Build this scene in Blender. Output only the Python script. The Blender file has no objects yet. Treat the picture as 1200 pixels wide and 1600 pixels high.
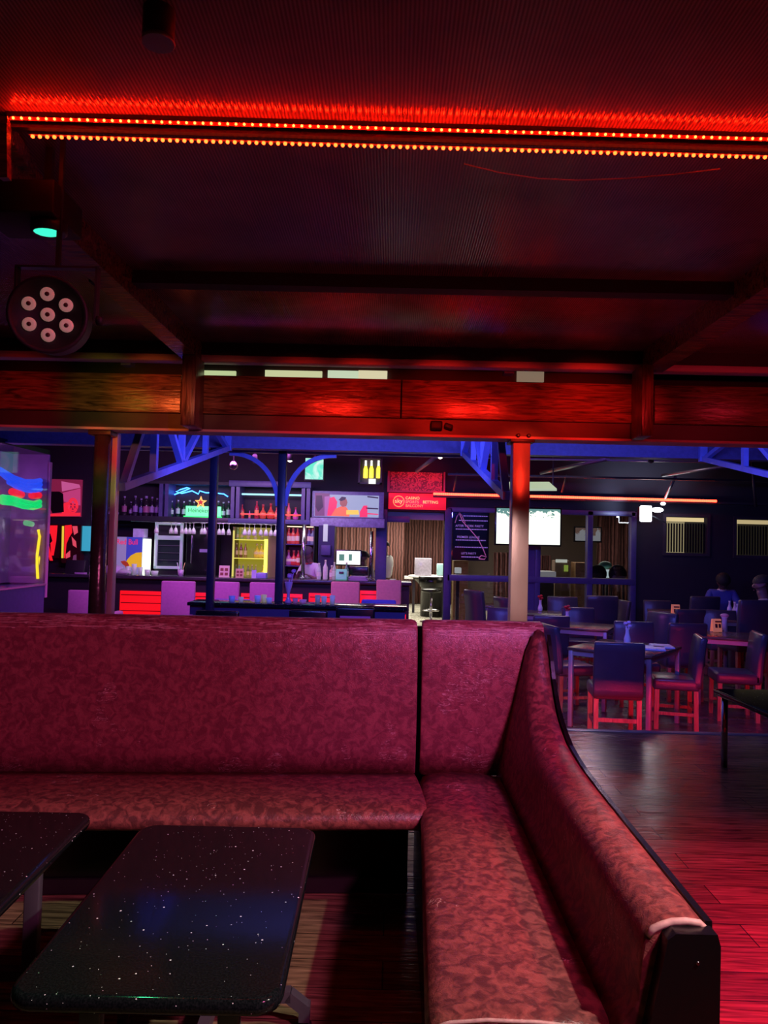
import bpy, bmesh, math, random
from mathutils import Vector, Matrix
rnd = random.Random(7)
S = bpy.context.scene
COL = S.collection
PI = math.pi
rad = math.radians

# ------------------------------------------------------------------ camera
F = 1200.0
H = 1.37
CAMM = Matrix.Rotation(rad(.72), 3, 'Z') @ Matrix.Rotation(rad(92.15), 3, 'X') @ Matrix.Rotation(rad(1.4), 3, 'Z')
cam_d = bpy.data.cameras.new('camera')
cam = bpy.data.objects.new('camera', cam_d)
COL.objects.link(cam)
cam.matrix_world = Matrix.Translation((0, 0, H)) @ CAMM.to_4x4()
cam_d.sensor_fit = 'VERTICAL'
cam_d.sensor_height = 24.0
cam_d.lens = 24.0 * F / 1600.0
cam_d.clip_end = 200
S.camera = cam


def _ray(px, py):
    return CAMM @ Vector(((px - 600) / F, (800 - py) / F, -1.0))


def P(px, py, Y):
    """World point on the plane at distance Y seen at a photo pixel."""
    d = _ray(px, py)
    return Vector((0, 0, H)) + d * (Y / d.y)


def PZ(px, py, z):
    d = _ray(px, py)
    return Vector((0, 0, H)) + d * ((z - H) / d.z)


def RC(x0, y0, x1, y1, Y):
    """Axis-aligned extent X0, X1, Z0, Z1 at distance Y."""
    ym, xm = (y0 + y1) / 2, (x0 + x1) / 2
    return P(x0, ym, Y).x, P(x1, ym, Y).x, P(xm, y1, Y).z, P(xm, y0, Y).z


# ------------------------------------------------------------------ materials
def nmat(name):
    m = bpy.data.materials.new(name)
    m.use_nodes = True
    nt = m.node_tree
    b = nt.nodes['Principled BSDF']
    return m, nt, b


def mat(name, col, rough=.5, metal=0., emit=None, es=1., noise=0., nscale=20., bump=0., bscale=60., coat=0., spec=.5, stretch=None):
    m, nt, b = nmat(name)
    N, L = nt.nodes, nt.links
    b.inputs['Base Color'].default_value = (*col, 1)
    b.inputs['Roughness'].default_value = rough
    b.inputs['Metallic'].default_value = metal
    b.inputs['Coat Weight'].default_value = coat
    b.inputs['Specular IOR Level'].default_value = spec
    if emit:
        b.inputs['Emission Color'].default_value = (*emit, 1)
        b.inputs['Emission Strength'].default_value = es
    tc = N.new('ShaderNodeTexCoord')
    vec = tc.outputs['Object']
    if stretch:
        mp = N.new('ShaderNodeMapping')
        mp.inputs['Scale'].default_value = stretch
        L.new(vec, mp.inputs['Vector'])
        vec = mp.outputs['Vector']
    if noise:
        n = N.new('ShaderNodeTexNoise')
        n.inputs['Scale'].default_value = nscale
        n.inputs['Detail'].default_value = 5
        L.new(vec, n.inputs['Vector'])
        mx = N.new('ShaderNodeMix')
        mx.data_type = 'RGBA'
        mx.inputs['A'].default_value = (*[c * (1 - noise) for c in col], 1)
        mx.inputs['B'].default_value = (*[min(1, c * (1 + noise)) for c in col], 1)
        L.new(n.outputs['Fac'], mx.inputs['Factor'])
        L.new(mx.outputs['Result'], b.inputs['Base Color'])
    if bump:
        n = N.new('ShaderNodeTexNoise')
        n.inputs['Scale'].default_value = bscale
        n.inputs['Detail'].default_value = 4
        L.new(vec, n.inputs['Vector'])
        bp = N.new('ShaderNodeBump')
        bp.inputs['Strength'].default_value = bump
        bp.inputs['Distance'].default_value = .01
        L.new(n.outputs['Fac'], bp.inputs['Height'])
        L.new(bp.outputs['Normal'], b.inputs['Normal'])
    return m


def glow(name, col, strength, sampling=None):
    m = mat(name, (.02, .02, .02), .4, emit=col, es=strength)
    if sampling:
        m.cycles.emission_sampling = sampling
    return m


def leather_mat(name, c1, c2, crack_z=None, cracks=.0):
    """Embossed oxblood leatherette with swirls, fine grain and pale worn cracks."""
    m, nt, b = nmat(name)
    N, L = nt.nodes, nt.links
    tc = N.new('ShaderNodeTexCoord')
    o = tc.outputs['Object']
    n1 = N.new('ShaderNodeTexNoise')
    n1.inputs['Scale'].default_value = 34
    n1.inputs['Detail'].default_value = 4
    n1.inputs['Distortion'].default_value = .9
    L.new(o, n1.inputs['Vector'])
    r1 = N.new('ShaderNodeValToRGB')
    r1.color_ramp.elements[0].position = .40
    r1.color_ramp.elements[1].position = .64
    r1.color_ramp.elements[0].color = (*c1, 1)
    r1.color_ramp.elements[1].color = (*c2, 1)
    L.new(n1.outputs['Fac'], r1.inputs['Fac'])
    # scratches: thin pale lines where a stretched, warped noise crosses its middle
    mp = N.new('ShaderNodeMapping')
    mp.inputs['Scale'].default_value = (5, 9, 22)
    L.new(o, mp.inputs['Vector'])
    n2 = N.new('ShaderNodeTexNoise')
    n2.inputs['Scale'].default_value = 3
    n2.inputs['Detail'].default_value = 5
    n2.inputs['Distortion'].default_value = 1.0
    L.new(mp.outputs['Vector'], n2.inputs['Vector'])
    sub = N.new('ShaderNodeMath'); sub.operation = 'SUBTRACT'; sub.inputs[1].default_value = .5
    L.new(n2.outputs['Fac'], sub.inputs[0])
    ab = N.new('ShaderNodeMath'); ab.operation = 'ABSOLUTE'
    L.new(sub.outputs[0], ab.inputs[0])
    lt = N.new('ShaderNodeMath'); lt.operation = 'LESS_THAN'; lt.inputs[1].default_value = .010
    L.new(ab.outputs[0], lt.inputs[0])
    n3 = N.new('ShaderNodeTexNoise'); n3.inputs['Scale'].default_value = 5.5; n3.inputs['Detail'].default_value = 2
    L.new(o, n3.inputs['Vector'])
    gate = N.new('ShaderNodeMath'); gate.operation = 'GREATER_THAN'; gate.inputs[1].default_value = .635
    L.new(n3.outputs['Fac'], gate.inputs[0])
    msk = gate.outputs[0]
    if crack_z is not None:
        sx = N.new('ShaderNodeSeparateXYZ')
        L.new(o, sx.inputs[0])
        band = N.new('ShaderNodeMath'); band.operation = 'GREATER_THAN'; band.inputs[1].default_value = crack_z
        wob = N.new('ShaderNodeMath'); wob.operation = 'MULTIPLY_ADD'; wob.inputs[1].default_value = .05
        L.new(n3.outputs['Fac'], wob.inputs[0]); L.new(sx.outputs['Z'], wob.inputs[2])
        L.new(wob.outputs[0], band.inputs[0])
        mp2 = N.new('ShaderNodeMapping'); mp2.inputs['Scale'].default_value = (1.6, 3, 34)
        L.new(o, mp2.inputs['Vector'])
        n4 = N.new('ShaderNodeTexNoise'); n4.inputs['Scale'].default_value = 2.4; n4.inputs['Detail'].default_value = 7; n4.inputs['Distortion'].default_value = 1.2
        L.new(mp2.outputs['Vector'], n4.inputs['Vector'])
        s4 = N.new('ShaderNodeMath'); s4.operation = 'SUBTRACT'; s4.inputs[1].default_value = .52
        L.new(n4.outputs['Fac'], s4.inputs[0])
        a4 = N.new('ShaderNodeMath'); a4.operation = 'ABSOLUTE'; L.new(s4.outputs[0], a4.inputs[0])
        l4 = N.new('ShaderNodeMath'); l4.operation = 'LESS_THAN'; l4.inputs[1].default_value = .022
        L.new(a4.outputs[0], l4.inputs[0])
        edge = N.new('ShaderNodeMath'); edge.operation = 'MULTIPLY'
        L.new(l4.outputs[0], edge.inputs[0]); L.new(band.outputs[0], edge.inputs[1])
    mul = N.new('ShaderNodeMath'); mul.operation = 'MULTIPLY'
    L.new(lt.outputs[0], mul.inputs[0]); L.new(msk, mul.inputs[1])
    if crack_z is not None:
        mm = N.new('ShaderNodeMath'); mm.operation = 'MAXIMUM'
        L.new(mul.outputs[0], mm.inputs[0]); L.new(edge.outputs[0], mm.inputs[1])
        mul = mm
    mx = N.new('ShaderNodeMix'); mx.data_type = 'RGBA'
    mx.inputs['B'].default_value = (.62, .42, .36, 1)
    L.new(r1.outputs['Color'], mx.inputs['A'])
    am = N.new('ShaderNodeMath'); am.operation = 'MULTIPLY'; am.inputs[1].default_value = .8
    L.new(mul.outputs[0], am.inputs[0])
    L.new(am.outputs[0], mx.inputs['Factor'])
    L.new(mx.outputs['Result'], b.inputs['Base Color'])
    b.inputs['Roughness'].default_value = .36
    v = N.new('ShaderNodeTexNoise'); v.inputs['Scale'].default_value = 70; v.inputs['Detail'].default_value = 3; v.inputs['Distortion'].default_value = 3
    L.new(o, v.inputs['Vector'])
    bp = N.new('ShaderNodeBump'); bp.inputs['Strength'].default_value = .35; bp.inputs['Distance'].default_value = .004
    L.new(v.outputs['Fac'], bp.inputs['Height'])
    L.new(bp.outputs['Normal'], b.inputs['Normal'])
    return m


def plank_mat(name, dark, light, gloss=.3, worn=.5):
    m, nt, b = nmat(name)
    N, L = nt.nodes, nt.links
    tc = N.new('ShaderNodeTexCoord')
    o = tc.outputs['Object']
    br = N.new('ShaderNodeTexBrick')
    br.inputs['Scale'].default_value = 1
    br.inputs['Brick Width'].default_value = 1.3
    br.inputs['Row Height'].default_value = .16
    br.inputs['Mortar Size'].default_value = .0025
    br.inputs['Color1'].default_value = (.55, .55, .55, 1)
    br.inputs['Color2'].default_value = (1, 1, 1, 1)
    br.inputs['Mortar'].default_value = (.12, .12, .12, 1)
    L.new(o, br.inputs['Vector'])
    mp = N.new('ShaderNodeMapping'); mp.inputs['Scale'].default_value = (2.2, 34, 8)
    L.new(o, mp.inputs['Vector'])
    n = N.new('ShaderNodeTexNoise'); n.inputs['Scale'].default_value = 2; n.inputs['Detail'].default_value = 8; n.inputs['Distortion'].default_value = .8
    L.new(mp.outputs['Vector'], n.inputs['Vector'])
    r = N.new('ShaderNodeValToRGB')
    r.color_ramp.elements[0].position = .3; r.color_ramp.elements[1].position = .72
    r.color_ramp.elements[0].color = (*dark, 1); r.color_ramp.elements[1].color = (*light, 1)
    L.new(n.outputs['Fac'], r.inputs['Fac'])
    mx = N.new('ShaderNodeMix'); mx.data_type = 'RGBA'; mx.blend_type = 'MULTIPLY'; mx.inputs['Factor'].default_value = 1
    L.new(r.outputs['Color'], mx.inputs['A']); L.new(br.outputs['Color'], mx.inputs['B'])
    L.new(mx.outputs['Result'], b.inputs['Base Color'])
    n2 = N.new('ShaderNodeTexNoise'); n2.inputs['Scale'].default_value = 3; n2.inputs['Detail'].default_value = 6
    L.new(o, n2.inputs['Vector'])
    mr = N.new('ShaderNodeMapRange'); mr.inputs['From Min'].default_value = .3; mr.inputs['From Max'].default_value = .7
    mr.inputs['To Min'].default_value = gloss * .6; mr.inputs['To Max'].default_value = min(1, gloss * 1.6)
    L.new(n2.outputs['Fac'], mr.inputs['Value']); L.new(mr.outputs['Result'], b.inputs['Roughness'])
    b.inputs['Specular IOR Level'].default_value = .28
    bp = N.new('ShaderNodeBump'); bp.inputs['Strength'].default_value = worn; bp.inputs['Distance'].default_value = .006
    ad = N.new('ShaderNodeMath'); ad.operation = 'ADD'
    L.new(n.outputs['Fac'], ad.inputs[0]); L.new(br.outputs['Color'], ad.inputs[1])
    L.new(ad.outputs[0], bp.inputs['Height']); L.new(bp.outputs['Normal'], b.inputs['Normal'])
    return m


def wood_mat(name, dark, light, rough=.4, axis='X'):
    m, nt, b = nmat(name)
    N, L = nt.nodes, nt.links
    tc = N.new('ShaderNodeTexCoord')
    mp = N.new('ShaderNodeMapping')
    mp.inputs['Scale'].default_value = {'X': (3, 30, 30), 'Y': (30, 3, 30), 'Z': (30, 30, 3)}[axis]
    L.new(tc.outputs['Object'], mp.inputs['Vector'])
    n = N.new('ShaderNodeTexNoise'); n.inputs['Scale'].default_value = 1.4; n.inputs['Detail'].default_value = 9; n.inputs['Distortion'].default_value = 1.6
    L.new(mp.outputs['Vector'], n.inputs['Vector'])
    r = N.new('ShaderNodeValToRGB')
    r.color_ramp.elements[0].position = .32; r.color_ramp.elements[1].position = .66
    r.color_ramp.elements[0].color = (*dark, 1); r.color_ramp.elements[1].color = (*light, 1)
    L.new(n.outputs['Fac'], r.inputs['Fac'])
    L.new(r.outputs['Color'], b.inputs['Base Color'])
    b.inputs['Roughness'].default_value = rough
    bp = N.new('ShaderNodeBump'); bp.inputs['Strength'].default_value = .4; bp.inputs['Distance'].default_value = .005
    L.new(n.outputs['Fac'], bp.inputs['Height']); L.new(bp.outputs['Normal'], b.inputs['Normal'])
    return m


def granite_mat():
    m, nt, b = nmat('black_sparkle_granite')
    N, L = nt.nodes, nt.links
    tc = N.new('ShaderNodeTexCoord')
    out = None
    for sc, th, rr in ((75, .955, .16), (170, .94, .17)):
        v = N.new('ShaderNodeTexVoronoi'); v.inputs['Scale'].default_value = sc
        L.new(tc.outputs['Object'], v.inputs['Vector'])
        lt = N.new('ShaderNodeMath'); lt.operation = 'LESS_THAN'; lt.inputs[1].default_value = rr
        L.new(v.outputs['Distance'], lt.inputs[0])
        sp = N.new('ShaderNodeSeparateColor'); L.new(v.outputs['Color'], sp.inputs[0])
        gt = N.new('ShaderNodeMath'); gt.operation = 'GREATER_THAN'; gt.inputs[1].default_value = th
        L.new(sp.outputs[0], gt.inputs[0])
        mu = N.new('ShaderNodeMath'); mu.operation = 'MULTIPLY'
        L.new(lt.outputs[0], mu.inputs[0]); L.new(gt.outputs[0], mu.inputs[1])
        if out is None:
            out = mu.outputs[0]
        else:
            a = N.new('ShaderNodeMath'); a.operation = 'MAXIMUM'
            L.new(out, a.inputs[0]); L.new(mu.outputs[0], a.inputs[1]); out = a.outputs[0]
    n = N.new('ShaderNodeTexNoise'); n.inputs['Scale'].default_value = 240; n.inputs['Detail'].default_value = 2
    L.new(tc.outputs['Object'], n.inputs['Vector'])
    r = N.new('ShaderNodeValToRGB')
    r.color_ramp.elements[0].position = .4; r.color_ramp.elements[1].position = .75
    r.color_ramp.elements[0].color = (.004, .006, .007, 1); r.color_ramp.elements[1].color = (.014, .017, .019, 1)
    L.new(n.outputs['Fac'], r.inputs['Fac'])
    mx = N.new('ShaderNodeMix'); mx.data_type = 'RGBA'
    L.new(out, mx.inputs['Factor']); L.new(r.outputs['Color'], mx.inputs['A'])
    mx.inputs['B'].default_value = (.95, 1, 1, 1)
    L.new(mx.outputs['Result'], b.inputs['Base Color'])
    b.inputs['Roughness'].default_value = .10
    b.inputs['Specular IOR Level'].default_value = .22
    return m


def polycarb_mat():
    """Dark twin-wall roofing sheet: fine flutes along Y, dusty, glossy."""
    m, nt, b = nmat('twin_wall_polycarbonate')
    N, L = nt.nodes, nt.links
    tc = N.new('ShaderNodeTexCoord')
    w = N.new('ShaderNodeTexWave'); w.wave_type = 'BANDS'; w.bands_direction = 'X'
    w.inputs['Scale'].default_value = 33
    w.inputs['Distortion'].default_value = 0
    L.new(tc.outputs['Object'], w.inputs['Vector'])
    bp = N.new('ShaderNodeBump'); bp.inputs['Strength'].default_value = .13; bp.inputs['Distance'].default_value = .004
    L.new(w.outputs['Fac'], bp.inputs['Height'])
    L.new(bp.outputs['Normal'], b.inputs['Normal'])
    n = N.new('ShaderNodeTexNoise'); n.inputs['Scale'].default_value = 3; n.inputs['Detail'].default_value = 6
    L.new(tc.outputs['Object'], n.inputs['Vector'])
    r = N.new('ShaderNodeValToRGB')
    r.color_ramp.elements[0].position = .3; r.color_ramp.elements[1].position = .75
    r.color_ramp.elements[0].color = (.13, .10, .105, 1); r.color_ramp.elements[1].color = (.26, .20, .21, 1)
    L.new(n.outputs['Fac'], r.inputs['Fac'])
    mx = N.new('ShaderNodeMix'); mx.data_type = 'RGBA'; mx.blend_type = 'MULTIPLY'; mx.inputs['Factor'].default_value = .55
    L.new(r.outputs['Color'], mx.inputs['A']); L.new(w.outputs['Color'], mx.inputs['B'])
    L.new(mx.outputs['Result'], b.inputs['Base Color'])
    b.inputs['Roughness'].default_value = .2
    return m


def curtain_mat(name, dark, light):
    m, nt, b = nmat(name)
    N, L = nt.nodes, nt.links
    tc = N.new('ShaderNodeTexCoord')
    w = N.new('ShaderNodeTexWave'); w.bands_direction = 'X'; w.inputs['Scale'].default_value = 4.2
    w.inputs['Distortion'].default_value = 3.5; w.inputs['Detail'].default_value = 3; w.inputs['Detail Scale'].default_value = .8
    L.new(tc.outputs['Object'], w.inputs['Vector'])
    r = N.new('ShaderNodeValToRGB')
    r.color_ramp.elements[0].color = (*dark, 1); r.color_ramp.elements[1].color = (*light, 1)
    L.new(w.outputs['Fac'], r.inputs['Fac']); L.new(r.outputs['Color'], b.inputs['Base Color'])
    b.inputs['Roughness'].default_value = .8
    return m


def glass_mat(name, tint=(.8, .8, .85), gl=.12, rough=.02):
    """A thin pane: mostly see-through, some mirror reflection."""
    m, nt, b = nmat(name)
    N, L = nt.nodes, nt.links
    t = N.new('ShaderNodeBsdfTransparent'); t.inputs['Color'].default_value = (*tint, 1)
    g = N.new('ShaderNodeBsdfGlossy'); g.inputs['Roughness'].default_value = rough
    fr = N.new('ShaderNodeLayerWeight')
    pw = N.new('ShaderNodeMath'); pw.operation = 'POWER'; pw.inputs[1].default_value = 5
    L.new(fr.outputs['Facing'], pw.inputs[0])
    ad = N.new('ShaderNodeMath'); ad.operation = 'MULTIPLY_ADD'; ad.inputs[1].default_value = .8; ad.inputs[2].default_value = .03 + gl; ad.use_clamp = True
    L.new(pw.outputs[0], ad.inputs[0])
    ms = N.new('ShaderNodeMixShader')
    L.new(ad.outputs[0], ms.inputs['Fac']); L.new(t.outputs[0], ms.inputs[1]); L.new(g.outputs[0], ms.inputs[2])
    L.new(ms.outputs[0], N['Material Output'].inputs['Surface'])
    return m


def carpet_mat():
    m, nt, b = nmat('mottled_pale_carpet')
    N, L = nt.nodes, nt.links
    tc = N.new('ShaderNodeTexCoord')
    n = N.new('ShaderNodeTexNoise'); n.inputs['Scale'].default_value = 7; n.inputs['Detail'].default_value = 3; n.inputs['Distortion'].default_value = 3
    L.new(tc.outputs['Object'], n.inputs['Vector'])
    r = N.new('ShaderNodeValToRGB')
    r.color_ramp.elements[0].position = .42; r.color_ramp.elements[1].position = .55
    r.color_ramp.elements[0].color = (.22, .2, .15, 1); r.color_ramp.elements[1].color = (.62, .6, .48, 1)
    L.new(n.outputs['Fac'], r.inputs['Fac']); L.new(r.outputs['Color'], b.inputs['Base Color'])
    b.inputs['Roughness'].default_value = .95
    return m


def screen_noise_mat(name, base, mark, scale, zlo, zhi, strength):
    """A lit screen whose top part shows scribbled marks (object Z between zlo and zhi)."""
    m, nt, b = nmat(name)
    N, L = nt.nodes, nt.links
    tc = N.new('ShaderNodeTexCoord')
    n = N.new('ShaderNodeTexNoise'); n.inputs['Scale'].default_value = scale; n.inputs['Detail'].default_value = 3; n.inputs['Distortion'].default_value = 2
    L.new(tc.outputs['Object'], n.inputs['Vector'])
    sx = N.new('ShaderNodeSeparateXYZ'); L.new(tc.outputs['Object'], sx.inputs[0])
    mr = N.new('ShaderNodeMapRange'); mr.inputs['From Min'].default_value = zlo; mr.inputs['From Max'].default_value = zhi
    mr.inputs['To Min'].default_value = .0; mr.inputs['To Max'].default_value = .66
    L.new(sx.outputs['Z'], mr.inputs['Value'])
    lt = N.new('ShaderNodeMath'); lt.operation = 'LESS_THAN'
    L.new(n.outputs['Fac'], lt.inputs[0]); L.new(mr.outputs['Result'], lt.inputs[1])
    mx = N.new('ShaderNodeMix'); mx.data_type = 'RGBA'
    mx.inputs['A'].default_value = (*base, 1); mx.inputs['B'].default_value = (*mark, 1)
    L.new(lt.outputs[0], mx.inputs['Factor'])
    b.inputs['Base Color'].default_value = (.01, .01, .01, 1)
    L.new(mx.outputs['Result'], b.inputs['Emission Color'])
    b.inputs['Emission Strength'].default_value = strength
    return m


# ------------------------------------------------------------------ mesh builder
class MB:
    """Collects shapes; build() links them as ONE mesh object."""

    def __init__(self):
        self.bm = bmesh.new()
        self.mi = 0

    def _new(self, verts, faces, smooth=False):
        vs = [self.bm.verts.new(v) for v in verts]
        for f in faces:
            try:
                fc = self.bm.faces.new([vs[i] for i in f])
                fc.material_index = self.mi
                fc.smooth = smooth
            except ValueError:
                pass
        return vs

    def box(self, c, s, rot=None, bev=0, seg=2):
        t = bmesh.new()
        bmesh.ops.create_cube(t, size=1)
        for v in t.verts:
            v.co = Vector((v.co.x * s[0], v.co.y * s[1], v.co.z * s[2]))
        if bev:
            bmesh.ops.bevel(t, geom=list(t.edges), offset=bev, segments=seg, affect='EDGES', profile=.5)
        self._merge(t, c, rot, smooth=bool(bev))
        return self

    def ext(self, x0, x1, y0, y1, z0, z1, bev=0, seg=2):
        return self.box(((x0 + x1) / 2, (y0 + y1) / 2, (z0 + z1) / 2), (abs(x1 - x0), abs(y1 - y0), abs(z1 - z0)), None, bev, seg)

    def _merge(self, t, c, rot=None, smooth=False):
        R = rot if rot is not None else Matrix.Identity(3)
        t.verts.ensure_lookup_table()
        mp = {}
        for v in t.verts:
            mp[v.index] = self.bm.verts.new(R @ v.co + Vector(c))
        for f in t.faces:
            nf = self.bm.faces.new([mp[v.index] for v in f.verts])
            nf.material_index = self.mi
            nf.smooth = smooth
        t.free()

    def bar(self, a, b, w, h=None, bev=0, up=(0, 0, 1)):
        """Rectangular bar from a to b, w across, h along up."""
        a, b = Vector(a), Vector(b)
        h = h or w
        d = (b - a)
        L = d.length
        y = d.normalized()
        u = Vector(up)
        if abs(y.dot(u)) > .99:
            u = Vector((0, 1, 0))
        x = y.cross(u).normalized()
        z = x.cross(y)
        R = Matrix((x, y, z)).transposed()
        return self.box((a + b) / 2, (w, L, h), R, bev)

    def tube(self, pts, r, n=8, caps=True):
        pts = [Vector(p) for p in pts]
        rs = r if isinstance(r, (list, tuple)) else [r] * len(pts)
        rings = []
        for i, p in enumerate(pts):
            d = (pts[min(i + 1, len(pts) - 1)] - pts[max(i - 1, 0)]).normalized()
            u = Vector((0, 0, 1)) if abs(d.z) < .9 else Vector((1, 0, 0))
            x = d.cross(u).normalized()
            y = d.cross(x)
            rings.append([self.bm.verts.new(p + (x * math.cos(2 * PI * k / n) + y * math.sin(2 * PI * k / n)) * rs[i]) for k in range(n)])
        for a, b in zip(rings, rings[1:]):
            for k in range(n):
                f = self.bm.faces.new((a[k], a[(k + 1) % n], b[(k + 1) % n], b[k]))
                f.material_index = self.mi
                f.smooth = True
        if caps:
            for rg in (rings[0], rings[-1]):
                try:
                    f = self.bm.faces.new(rg)
                    f.material_index = self.mi
                except ValueError:
                    pass
        return self

    def lathe(self, prof, c=(0, 0, 0), n=12, rot=None, mids=None):
        """prof: (r, z) pairs; mids: a material index per segment."""
        R = rot if rot is not None else Matrix.Identity(3)
        rings = []
        for r, z in prof:
            r = max(r, 1e-4)
            rings.append([self.bm.verts.new(R @ Vector((r * math.cos(2 * PI * k / n), r * math.sin(2 * PI * k / n), z)) + Vector(c)) for k in range(n)])
        for i, (a, b) in enumerate(zip(rings, rings[1:])):
            for k in range(n):
                f = self.bm.faces.new((a[k], a[(k + 1) % n], b[(k + 1) % n], b[k]))
                f.material_index = mids[i] if mids else self.mi
                f.smooth = True
        for rg in (rings[0], rings[-1]):
            f = self.bm.faces.new(rg)
            f.material_index = self.mi
        return self

    def sphere(self, c, r, n=12, sc=(1, 1, 1)):
        t = bmesh.new()
        bmesh.ops.create_uvsphere(t, u_segments=n, v_segments=max(6, n * 2 // 3), radius=r)
        for v in t.verts:
            v.co = Vector((v.co.x * sc[0], v.co.y * sc[1], v.co.z * sc[2]))
        self._merge(t, c, None, True)
        return self

    def prism(self, poly, o, ux, uy, th):
        """2-D polygon extruded: point = o + ux*x + uy*y, thickness th along ux x uy."""
        o, ux, uy = Vector(o), Vector(ux), Vector(uy)
        nrm = ux.cross(uy).normalized() * th
        n = len(poly)
        vs = [o + ux * p[0] + uy * p[1] for p in poly] + [o + ux * p[0] + uy * p[1] + nrm for p in poly]
        faces = [tuple(range(n))[::-1], tuple(range(n, 2 * n))] + [(i, (i + 1) % n, n + (i + 1) % n, n + i) for i in range(n)]
        self._new(vs, faces)
        return self

    def loft(self, sections, smooth=True, closed=True):
        """Quad strips through equal-length closed sections, capped."""
        rings = [[self.bm.verts.new(p) for p in s] for s in sections]
        n = len(rings[0])
        for a, b in zip(rings, rings[1:]):
            for k in range(n if closed else n - 1):
                f = self.bm.faces.new((a[k], a[(k + 1) % n], b[(k + 1) % n], b[k]))
                f.material_index = self.mi
                f.smooth = smooth
        if closed:
            for rg in (rings[0], rings[-1]):
                f = self.bm.faces.new(rg)
                f.material_index = self.mi
        return self

    def build(self, name, mats, parent=None, off=None, recalc=True):
        if recalc:
            bmesh.ops.recalc_face_normals(self.bm, faces=list(self.bm.faces))
        if off is not None:
            bmesh.ops.translate(self.bm, verts=list(self.bm.verts), vec=-Vector(off))
        me = bpy.data.meshes.new(name)
        self.bm.to_mesh(me)
        self.bm.free()
        for m in (mats if isinstance(mats, (list, tuple)) else [mats]):
            me.materials.append(m)
        o = bpy.data.objects.new(name, me)
        COL.objects.link(o)
        if parent is not None:
            o.parent = parent
        return o


def tag(o, label, cat, group=None, kind=None):
    o['label'] = label
    o['category'] = cat
    if group:
        o['group'] = group
    if kind:
        o['kind'] = kind
    return o


def thing(name, label, cat, loc=(0, 0, 0), rz=0., group=None):
    o = bpy.data.objects.new(name, None)
    o.empty_display_size = .1
    COL.objects.link(o)
    o.location = loc
    o.rotation_euler = (0, 0, rz)
    return tag(o, label, cat, group)


def solo(name, mb, mats, label, cat, base, group=None, kind=None):
    """A top-level thing of one mesh, given in world coordinates; its origin goes to base."""
    o = mb.build(name, mats, None, base)
    o.location = base
    return tag(o, label, cat, group, kind)


def part(name, mb, mats, root, label=None):
    """A part whose shapes were given in WORLD coordinates under an unrotated root (or a part of it)."""
    r = root
    off = Vector((0, 0, 0))
    while r is not None:
        off += Vector(r.location)
        r = r.parent
    o = mb.build(name, mats, root, off)
    if label:
        o['label'] = label
    return o


def struct(name, mb, mats, label=None, cat=None):
    o = mb.build(name, mats)
    o['kind'] = 'structure'
    if label:
        o['label'] = label
        o['category'] = cat
    return o


def copy_tree(o, parent=None):
    c = o.copy()
    COL.objects.link(c)
    if parent is not None:
        c.parent = parent
    for ch in list(o.children):
        copy_tree(ch, c)
    return c


def text(name, s, size, loc, m, root, extrude=.002, align='LEFT', rot=(PI / 2, 0, 0), sx=1., bold=0.):
    cu = bpy.data.curves.new(name, 'FONT')
    cu.body = s
    cu.size = size
    cu.extrude = extrude
    cu.offset = bold * .12
    cu.resolution_u = 6
    cu.align_x = align
    cu.materials.append(m)
    t = bpy.data.objects.new(name + '_tmp', cu)
    COL.objects.link(t)
    dg = bpy.context.evaluated_depsgraph_get()
    me = bpy.data.meshes.new_from_object(t.evaluated_get(dg))
    bpy.data.objects.remove(t)
    o = bpy.data.objects.new(name, me)
    COL.objects.link(o)
    o.rotation_euler = rot
    o.scale = (sx, 1, 1)
    off = Vector(loc)
    r = root
    while r is not None:
        off -= Vector(r.location)
        r = r.parent
    o.location = off
    o.parent = root
    return o


def light(name, kind, loc, col, energy, target=None, size=.1, size_y=None, spot=60, blend=.3, glossy=True):
    d = bpy.data.lights.new(name, kind)
    d.color = col
    d.energy = energy
    o = bpy.data.objects.new(name, d)
    COL.objects.link(o)
    o.location = loc
    if kind == 'AREA':
        d.shape = 'RECTANGLE' if size_y else 'SQUARE'
        d.size = size
        if size_y:
            d.size_y = size_y
    else:
        d.shadow_soft_size = size
    if kind == 'SPOT':
        d.spot_size = rad(spot)
        d.spot_blend = blend
    if target is not None:
        o.rotation_euler = (Vector(target) - Vector(loc)).to_track_quat('-Z', 'Y').to_euler()
    return o


ORD = ['first', 'second', 'third', 'fourth', 'fifth', 'sixth', 'seventh', 'eighth', 'ninth', 'tenth', 'eleventh', 'twelfth', 'thirteenth', 'fourteenth', 'fifteenth', 'sixteenth']
# ================================================================== MATERIALS
M = {}
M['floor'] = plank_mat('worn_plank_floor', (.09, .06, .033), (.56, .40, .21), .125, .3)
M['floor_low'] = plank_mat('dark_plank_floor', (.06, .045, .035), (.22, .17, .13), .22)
M['carpet'] = carpet_mat()
M['poly'] = polycarb_mat()
M['leather'] = leather_mat('oxblood_leatherette', (.11, .032, .032), (.30, .085, .072), crack_z=None)
M['leather_worn'] = leather_mat('oxblood_leatherette_cracked_edge', (.19, .045, .058), (.33, .095, .10), crack_z=1.02)
M['granite'] = granite_mat()
M['worn'] = mat('worn_leather_edge', (.55, .38, .33), .6, noise=.5, nscale=60)
M['black'] = mat('black_lacquer', (.005, .005, .006), .25, bump=.05)
M['matte_black'] = mat('matte_black_paint', (.015, .014, .016), .6, noise=.3)
M['dark_steel'] = mat('dark_painted_steel', (.05, .048, .05), .4, .3, noise=.3, nscale=12, bump=.08)
M['grey_steel'] = mat('grey_painted_steel', (.22, .22, .24), .38, .5, noise=.2, nscale=14, bump=.06)
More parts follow.
